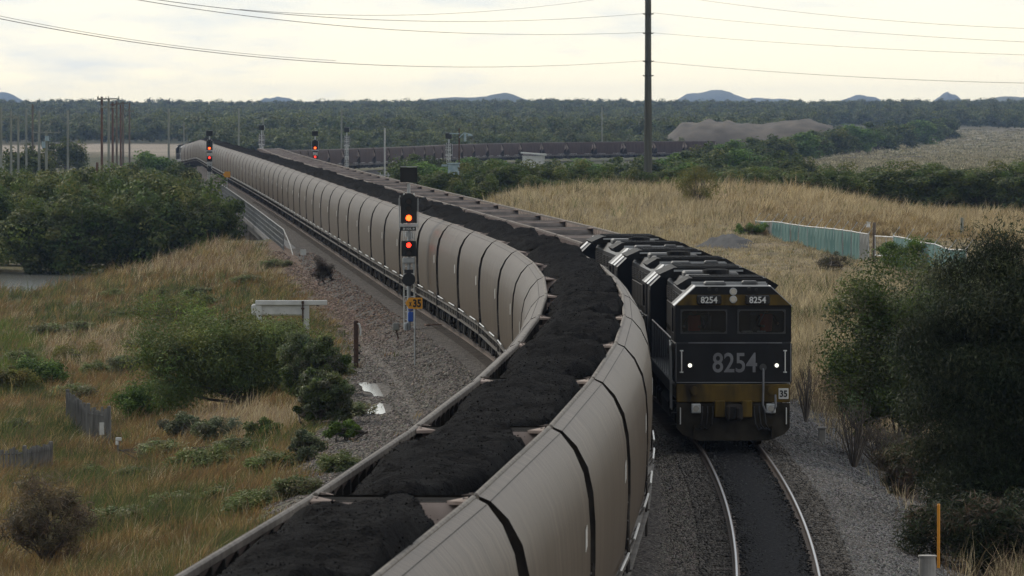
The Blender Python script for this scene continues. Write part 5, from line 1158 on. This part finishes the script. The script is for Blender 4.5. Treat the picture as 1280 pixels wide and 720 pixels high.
for k, (dx, dy, dz, rz, lb) in enumerate(((0, 0, .1, .5, 'old brown sleeper lying on ballast behind the nearest signal, lower one'), (.15, .3, .3, .42, 'old brown sleeper lying on top of another behind the nearest signal'))):
    o = B().box(0, 0, 0, 1.6, .24, .16, bev=.02).build('old_sleeper', M['timber_red']); o.location = (X + dx + .3, d + dy, z + dz); o.rotation_euler = (0, 0, rz); tag(o, lb, 'sleeper', 'old sleepers by the signal')
# white pipe structure behind the bush
d = 262.0; X = XD(382, d); z = float(T(X, d)); ft = thing('white_header_tank', 'white painted tank frame with overhanging beam behind the big bush', 'tank', (X, d, z)); zt = HZ(378.5, d) - z; pxm = d / F
B().box(-18 * pxm, 0, zt, 90 * pxm, .22, 6 * pxm, bev=.02).build('beam', M['white'], ft)
B().box(1 * pxm, .03, zt / 2, 7 * pxm, .2, zt, bev=.02).build('leg', M['white'], ft); B().box(-58 * pxm, .03, zt / 2, 7 * pxm, .2, zt, bev=.02).build('leg', M['white'], ft)
b = B(); b.box(-35 * pxm, .25, zt - 9 * pxm, 66 * pxm, .5, 14 * pxm, bev=.05); b.build('tank_body', M['white'], ft)
b = B(); b.tube([(-3.5 * pxm, -.15, zt * .2), (-3.5 * pxm, -.15, zt + 2 * pxm)], .035, 7); b.box(-3.5 * pxm, -.16, zt + .5 * pxm, 3 * pxm, .1, 4 * pxm); b.box(-3.5 * pxm, -.16, zt - 7 * pxm, 4 * pxm, .1, 2.2 * pxm); b.box(15 * pxm, -.05, zt - 3.6 * pxm, 3 * pxm, .1, 1.6 * pxm); b.build('valve', M['rust'], ft)
# broken pale fences in the left grass
def paling(label, pts, hgt, seed):
    t = thing('paling_fence', label, 'fence'); rr = random.Random(seed)
    P3 = [tuple(float(q) for q in G(a, c)) for a, c in pts]; t.location = P3[0]; o0 = Vector(P3[0])
    b = B()
    for i in range(len(P3) - 1):
        a, c = Vector(P3[i]) - o0, Vector(P3[i + 1]) - o0; n = max(2, int((c - a).length / .16))
        for k in range(n):
            p = a + (c - a) * (k / n); hh = hgt * rr.uniform(.85, 1.05); b.box(p.x, p.y, p.z + hh / 2, .09, .03, hh, ry=rr.uniform(-.06, .06))
    b.build('palings', M['timber_grey'], t)
    b = B()
    for i in range(len(P3) - 1):
        a, c = Vector(P3[i]) - o0, Vector(P3[i + 1]) - o0
        b.tube([a + Vector((0, .04, hgt * .8)), c + Vector((0, .04, hgt * .8))], .03, 5); b.tube([a + Vector((0, .04, hgt * .35)), c + Vector((0, .04, hgt * .35))], .03, 5)
    b.build('fence_rail', M['timber_grey'], t)
    for p in P3: q = Vector(p) - o0; B().box(q.x, q.y, q.z + hgt * .55, .13, .13, hgt * 1.1, bev=.02).build('post', M['timber_grey'], t)
M['timber_grey'] = mat('timber_grey', (.11, .105, .10), .9, col2=(.22, .215, .205), scale=3, stretch=(3, 3, .4))
paling('short pale grey paling fence with a white notice in the left grass', [(84, 532), (110, 552), (136, 556)], 1.2, 1)
paling('weathered grey paling fence at the left edge', [(-20, 596), (30, 594), (63, 588)], .85, 2)
X, d, z = (float(q) for q in G(127, 556)); o = B().box(0, 0, 0, .16, .02, .42).build('notice', M['white']); o.location = (X, d - .12, z + .55); tag(o, 'small white notice fixed to the short pale paling fence', 'notice')
X, d, z = (float(q) for q in G(147, 570)); mk = thing('survey_marker', 'tiny white marker peg standing in the left grass', 'marker', (X, d, z)); B().box(0, 0, .25, .07, .07, .6).build('peg', M['timber_grey'], mk); b = B(); b.box(.02, -.02, .55, .2, .08, .12, bev=.02); b.box(-.03, -.02, .42, .1, .08, .14, bev=.02); b.build('marker_top', M['white'], mk)

# right-hand track furniture
X, d = XD(1174, 124.), 124.; z = float(T(X, d)); mk = thing('marker_post', 'thin orange marker post in the right foreground', 'post', (X, d, z)); hh = HZ(632, d) - z
B().tube([(0, 0, -.1), (0, 0, hh)], .03, 8).build('post_body', M['orange_post'], mk); B().tube([(0, 0, hh), (0, 0, hh + .03)], [.034, .02], 8).build('post_tip', M['orange_post'], mk)
o = B().tube([(0, 0, -.1), (0, 0, .42)], [.17, .16], 16).tube([(0, 0, .42), (0, 0, .45)], [.18, .18], 16).build('concrete_pit', M['concrete']); X, d, z = (float(q) for q in G(1160, 724)); o.location = (X, d, z); tag(o, 'grey concrete pit cover standing at the foot of the orange post', 'pit')
X, d, z = (float(q) for q in G(1028, 552)); o = B().box(0, 0, .1, .2, .2, .5, bev=.02).box(0, 0, .37, .24, .24, .04).build('cable_post', M['concrete']); o.location = (X, d, z); tag(o, 'short grey concrete post beside the ballast right of the locomotive', 'post')
# dark gravel heap on the grass
r_ = np.random.default_rng(77); gx, gy = np.meshgrid(np.linspace(-1, 1, 26), np.linspace(-1, 1, 26)); hz = np.clip(1 - np.hypot(gx, gy), 0, 1) ** .8 * (1 + .2 * wave(gx, gy, .7, 6)) + r_.normal(size=gx.shape) * .02
X, d, z = (float(q) for q in Gp(910, 380)); i = np.arange(676).reshape(26, 26)
o = arr_mesh('gravel_heap', np.stack([gx * 2.2, gy * 6, hz * 1.0 - .3], -1).reshape(-1, 3), np.stack([i[:-1, :-1], i[:-1, 1:], i[1:, 1:], i[1:, :-1]], -1).reshape(-1, 4), None, None, M['dark_heap']); o.location = (X, d, z); tag(o, 'low dark gravel heap lying in the pale grass', 'heap')
# spoil heap beyond the far wagons
gx, gy = np.meshgrid(np.linspace(-1, 1, 60), np.linspace(-1, 1, 24)); d = 1750.
ridge = np.interp(gx, [-1, -.88, -.72, -.45, -.1, .1, .35, .6, .85, 1], [0, .35, .85, .95, .88, .82, .93, 1, .75, 0]); hz = ridge * np.clip(1 - gy ** 2, 0, 1) ** .7 + .05 * wave(gx * 40, gy * 20, 9, 8) * np.clip(1 - gy ** 2, 0, 1)
X = XD(938, d); i = np.arange(1440).reshape(24, 60); z = float(T(X, d))
o = arr_mesh('spoil_heap', np.stack([gx * (122 / F * d), gy * 30, hz * (HZ(149, d) - z)], -1).reshape(-1, 3), np.stack([i[:-1, :-1], i[:-1, 1:], i[1:, 1:], i[1:, :-1]], -1).reshape(-1, 4), None, None, M['heap']); o.location = (X, d, z); tag(o, 'long bare brown spoil heap beyond the far wagons', 'heap')

# shade cloth fence on the right
def cloth_fence(label, P, hts, greys=(), brace=True):
    t = thing('shade_cloth_fence', label, 'fence', P[0]); o0 = Vector(P[0])
    for i in range(len(P) - 1):
        a, c = Vector(P[i]) - o0, Vector(P[i + 1]) - o0; b = B(); n = 8; vs = []
        ax = (c - a).normalized(); nx_ = Vector((ax.y, -ax.x, 0))
        for k in range(n + 1):
            p = a + (c - a) * (k / n); bul = nx_ * (.06 * math.sin(k * 2.1 + i)); sag = -.05 * math.sin(math.pi * k / n)
            vs += [p + bul, p + bul * 1.4 + Vector((0, 0, hts[i] * .5)), p + Vector((0, 0, hts[i] + (hts[i + 1] - hts[i]) * k / n + sag))]
        b.add(vs, [(k * 3 + j, k * 3 + 3 + j, k * 3 + 4 + j, k * 3 + 1 + j) for k in range(n) for j in range(2)])
        b.build('cloth_panel', M['mesh_cloth_grey'] if i in greys else M['mesh_cloth'], t)
    for i, p in enumerate(P):
        q = Vector(p) - o0; b = B(); b.tube([q + Vector((0, 0, -.2)), q + Vector((0, .05, hts[i] + .05)), q + Vector((.35, .1, hts[i] + .5))], .035, 6); b.build('post', M['galv'], t)
    b = B(); b.tube([Vector(p) - o0 + Vector((0, 0, hts[i])) for i, p in enumerate(P)], .025, 5); b.build('top_rail', M['galv'], t)
P = [];  hts = []
for px, d, ty in zip(np.linspace(944, 1086, 14), np.linspace(402, 344, 14), [276, 277, 277, 278, 280, 281.5, 283, 284, 285, 286, 287.5, 289, 291, 292.5]):
    X = XD(px, d); z = float(T(X, d)); P.append((X, d, z)); hts.append(HZ(ty, d) - z)
cloth_fence('long green shade cloth fence across the grass right of the locomotives', P, hts, greys=(1, 12))
P = []; hts = []
for px, d, ty in ((1117, 335, 295), (1134, 328, 298), (1152, 324, 303), (1169, 316, 305), (1187, 306, 312), (1208, 303, 312)):
    X = XD(px, d); z = float(T(X, d)); P.append((X, d, z)); hts.append(HZ(ty, d) - z)
cloth_fence('shorter sagging green shade cloth fence half hidden by the bright bush', P, hts)
def plain_pole(name, label, px, d, ytop, r_, m, cat='pole', ybase=None, group=None, arms=(), rb=None):
    X = XD(px, d); z = float(T(X, d)); h = HZ(ytop, d) - z
    t = thing(name, label, cat, (X, d, z), group=group)
    B().tube([(0, 0, -.4), (0, 0, h * .5), (0, 0, h)], [rb or r_ * 1.25, r_ * 1.1, r_], 10).build('shaft', M[m], t)
    for y, wl in arms:
        b = B(); za = HZ(y, d) - z; b.box(0, -.12, za, wl, .12, .14)
        for k in np.linspace(-.46, .46, 3 if wl < 3 else 4): b.cyl((k * wl, -.12, za + .07), (k * wl, -.12, za + .28), .05, 6)
        b.build('crossarm', M[m], t)
    return t
t = plain_pole('gate_post', 'thick grey gate post at the gap in the shade cloth fence', 1093, 340, 278, .09, 'timber', 'post')
t = plain_pole('fence_post', 'lone grey post in the golden field behind the fence', 1202.5, 400, 272, .10, 'pole_grey', 'post')
gt = thing('pipe_gate', 'grey pipe gate between the two shade cloth fences', 'gate', Gp(1094, 339)); o0 = Vector(gt.location); e1 = Vector(Gp(1117, 335)) - o0
b = B(); a = Vector((0, 0, 0)); za, zb = HZ(295, 339) - o0.z, HZ(319, 339) - o0.z
b.tube([a + Vector((0, 0, za)), e1 + Vector((0, 0, za))], .03, 6); b.tube([a + Vector((0, 0, zb)), e1 + Vector((0, 0, zb))], .03, 6); b.tube([a + Vector((0, 0, zb - .1)), a + Vector((0, 0, za))], .03, 6); b.tube([e1 + Vector((0, 0, zb - .1)), e1 + Vector((0, 0, za))], .03, 6); b.tube([e1 * .6 + Vector((0, 0, zb)), e1 * .6 + Vector((0, 0, za))], .02, 6)
b.build('gate_frame', M['galv'], gt); b = B()
for k in np.linspace(.05, .95, 12): b.tube([e1 * k + Vector((0, 0, zb)), e1 * k + Vector((0, 0, za))], .006, 3)
b.build('gate_mesh', M['galv'], gt)
X, d, z = Gp(1085.5, 345); o = B().tube([(0, 0, 0), (0, 0, .18), (.02, 0, .3)], [.12, .09, .13], 10).build('cloth_bundle', M['white']); o.location = (X, d, HZ(284, d)); tag(o, 'white bundle on top of the end post of the long fence', 'bundle')

# ================================================================== POLES AND WIRES
big = plain_pole('power_pole', 'tall thick grey power pole rising out of the frame', 810, 690, -110, .34, 'pole_dark', 'pole', arms=(), rb=.52)
zb = big.location.z
b = B()
for y in (17, 41, 76, 94):
    za = HZ(y, 690) - zb; b.box(.0, -.4, za, .75, .1, .14); b.cyl((.36, -.4, za - .1), (.6, -.4, za - .02), .06, 8); b.cyl((-.36, -.4, za - .1), (-.6, -.4, za - .02), .06, 8)
b.build('insulator_bracket', M['pole_dark'], big)
GP = 'power poles far left of the trains'
for i, (px, d, yt, m, arms) in enumerate(((127.5, 690, 121, 'timber_red', ((124, 1.0),)), (136, 680, 124, 'pole_grey', ((123.5, 2.4), (134, 1.6))), (141, 860, 128, 'timber_red', ((131, 1.2),)), (146, 930, 126, 'timber', ((130, 1.6),)), (151, 960, 131, 'timber_red', ()), (154, 1000, 127, 'timber', ((129, 1.6),)), (162, 1050, 128, 'timber', ((139, 1.5),)), (121.5, 600, 203, 'timber_red', ()), (1.5, 720, 134, 'pole_grey', ()), (14, 730, 138, 'pole_grey', ((146, 2.0),)), (23, 750, 147, 'pole_grey', ()), (33, 950, 136, 'pole_grey', ()), (41, 980, 130, 'timber', ()), (49, 800, 138, 'pole_grey', ()), (85, 900, 138, 'pole_grey', ()), (211, 950, 136, 'pole_grey', ()), (230, 1100, 152, 'pole_grey', ()), (298.5, 1180, 135, 'pole_grey', ()), (329, 1250, 146, 'pole_grey', ()), (427, 1180, 136, 'pole_grey', ()), (752.5, 1500, 133, 'pole_grey', ()))):
    colr = {'timber_red': 'reddish', 'pole_grey': 'pale grey', 'timber': 'brown'}[m]
    lb = '%s power pole, %s of the far poles counting from the left' % (colr, nth(sorted([127.5, 136, 141, 146, 151, 154, 162, 121.5, 1.5, 14, 23, 33, 41, 49, 85, 211, 230, 298.5, 329, 427, 752.5]).index(px) + 1))
    plain_pole('power_pole', lb, px, d, yt, .13 if d < 800 else .15, m, 'pole', group=GP, arms=arms)
tp = plain_pole('transformer_pole', 'short grey pole with a wide crossarm and transformer behind the mangroves', 58, 690, 163, .14, 'pole_grey', 'pole', arms=((165.5, 3.0),))
b = B(); b.cyl((-.28, -.2, HZ(185, 690) - tp.location.z), (-.28, -.2, HZ(177, 690) - tp.location.z), .2, 12); b.cyl((.1, -.3, HZ(176, 690) - tp.location.z), (.1, -.3, HZ(170, 690) - tp.location.z), .2, 12); b.build('transformer', M['blue_grey'], tp)
ap = plain_pole('lamp_pole', 'rusty thin pole with pale arms by the far line of wagons', 574, 640, 160, .07, 'rust', 'pole')
zl = ap.location.z; b = B(); b.tube([(0, -.1, HZ(172, 640) - zl), (.5, -.1, HZ(166, 640) - zl), (1.2, -.1, HZ(168, 640) - zl)], .05, 6); b.box(-.5, -.1, HZ(167, 640) - zl, 1.0, .08, .1); b.box(1.1, -.1, HZ(169, 640) - zl, .5, .25, .2, bev=.04); b.box(.6, -.1, HZ(172, 640) - zl, .25, .2, .8, bev=.04); b.build('arm', M['blue_grey'], ap)
sm_ = plain_pole('galvanised_mast', 'slim grey mast standing right behind the empty wagons', 481, 470, 160, .06, 'galv', 'mast'); z0 = sm_.location.z
b = B()
for x in (-.35, .25): b.tube([(x, 0, 0), (x, 0, HZ(216, 470) - z0)], .04, 6)
b.box(-.05, 0, HZ(219, 470) - z0, .9, .06, .08); b.build('mast_frame', M['galv'], sm_)
X, d = XD(567, 620.), 620.; z = float(T(X, d)); cb = thing('equipment_cabinet', 'blue grey equipment cabinet on a raised frame among the shrubs', 'cabinet', (X, d, z)); zt = HZ(205, d) - z; zb_ = HZ(219, d) - z
b = B(); b.box(0, 0, (zt + zb_) / 2, 14 * d / F, .8, zt - zb_, bev=.05); b.build('cabinet_body', M['blue_grey'], cb); B().box(0, 0, zt + .05, 16 * d / F, 1.0, .1, bev=.03).build('lid', M['blue_grey'], cb); B().tube([(0, 0, -.2), (0, 0, zb_)], .15, 8).build('pedestal', M['galv'], cb); b = B(); b.box(-.9, -.1, zt - .15, .6, .3, .2, bev=.03); b.build('side_vent', M['blue_grey'], cb)
X, d = XD(667, 1010.), 1010.; z = float(T(X, d)); wr = thing('white_shed', 'low white roofed shed before the far wagons', 'shed', (X, d, z)); zt = HZ(190, d) - z
b = B(); b.prism([(-2.1, zt - .2), (-2.1, zt), (2.1, zt - .3), (2.1, zt - .6)], -2, 2); b.build('roof', M['white'], wr); b = B(); b.box(0, 0, (zt - .6) / 2, 3.6, 3.2, zt - .6); b.build('wall', M['white'], wr)

def wire(label, pts, rad=.016):
    px = np.linspace(pts[0][0], pts[-1][0], 40); a = np.array(pts, float)
    co = np.polyfit(a[:, 0], a[:, 1], 2 if len(a) > 2 else 1); inv = np.interp(px, a[:, 0], 1 / a[:, 2]) if a[0, 0] < a[-1, 0] else np.interp(px[::-1], a[::-1, 0], 1 / a[::-1, 2])[::-1]
    P3 = [(XD(x, 1 / q), 1 / q, HZ(np.polyval(co, x), 1 / q)) for x, q in zip(px, inv)]
    o = B().tube(P3, rad, 4).build('power_cable', M['wire']); tag(o, label, 'cable', 'overhead power cables')
wire('lowest cable running left from the tall pole', [(806, 77, 690), (640, 82, 540), (440, 79, 362), (220, 62, 310), (0, 23, 270), (-120, -4, 250)])
wire('thin cable just above the lowest one left of the tall pole', [(420, 76, 358), (220, 57, 310), (120, 42, 290), (0, 21, 270), (-120, -8, 250)], .010)
wire('middle cable running left from the tall pole', [(806, 41, 690), (640, 42, 540), (470, 37, 370), (330, 22, 335), (150, -4, 296)])
wire('upper cable running left from the tall pole', [(806, 17, 690), (640, 26, 540), (440, 24, 362), (290, 11, 325), (170, -4, 300)])
wire('topmost cable crossing the sky left of the tall pole', [(800, -10, 670), (740, 2, 600), (640, 11, 540), (440, 19, 362), (300, 12, 330)], .012)
wire('upper cable running right from the tall pole', [(815, 16, 690), (1000, 34, 600), (1290, 53, 510)])
wire('middle cable running right from the tall pole', [(815, 41, 690), (1000, 55, 600), (1290, 69, 510)])
wire('lowest cable running right from the tall pole', [(815, 77, 690), (1000, 92, 600), (1290, 104, 510)], .02)
wire('topmost cable crossing the sky right of the tall pole', [(820, -8, 690), (960, 11, 610), (1290, 36, 510)])

# ================================================================== HAZE
me = bpy.data.meshes.new('haze'); x0, x1, y0, y1, za, zb = -2380, 2380, -40, 10800, -6.2, 50
me.from_pydata([(x, y, z) for z in (za, zb) for y in (y0, y1) for x in (x0, x1)], [], [(0, 2, 3, 1), (4, 5, 7, 6), (0, 1, 5, 4), (2, 6, 7, 3), (0, 4, 6, 2), (1, 3, 7, 5)])
hm = bpy.data.materials.new('haze'); hm.use_nodes = True; N = hm.node_tree.nodes; N.remove(N['Principled BSDF']); vol = N.new('ShaderNodeVolumePrincipled')
vol.inputs['Color'].default_value = (.44, .62, .98, 1); vol.inputs['Density'].default_value = 5e-5; vol.inputs['Anisotropy'].default_value = .2
hm.node_tree.links.new(vol.outputs[0], N['Material Output'].inputs['Volume'])
me.materials.append(hm); hz_ = link('haze', me); tag(hz_, 'thin blue haze over the far plain', 'haze', kind='stuff')
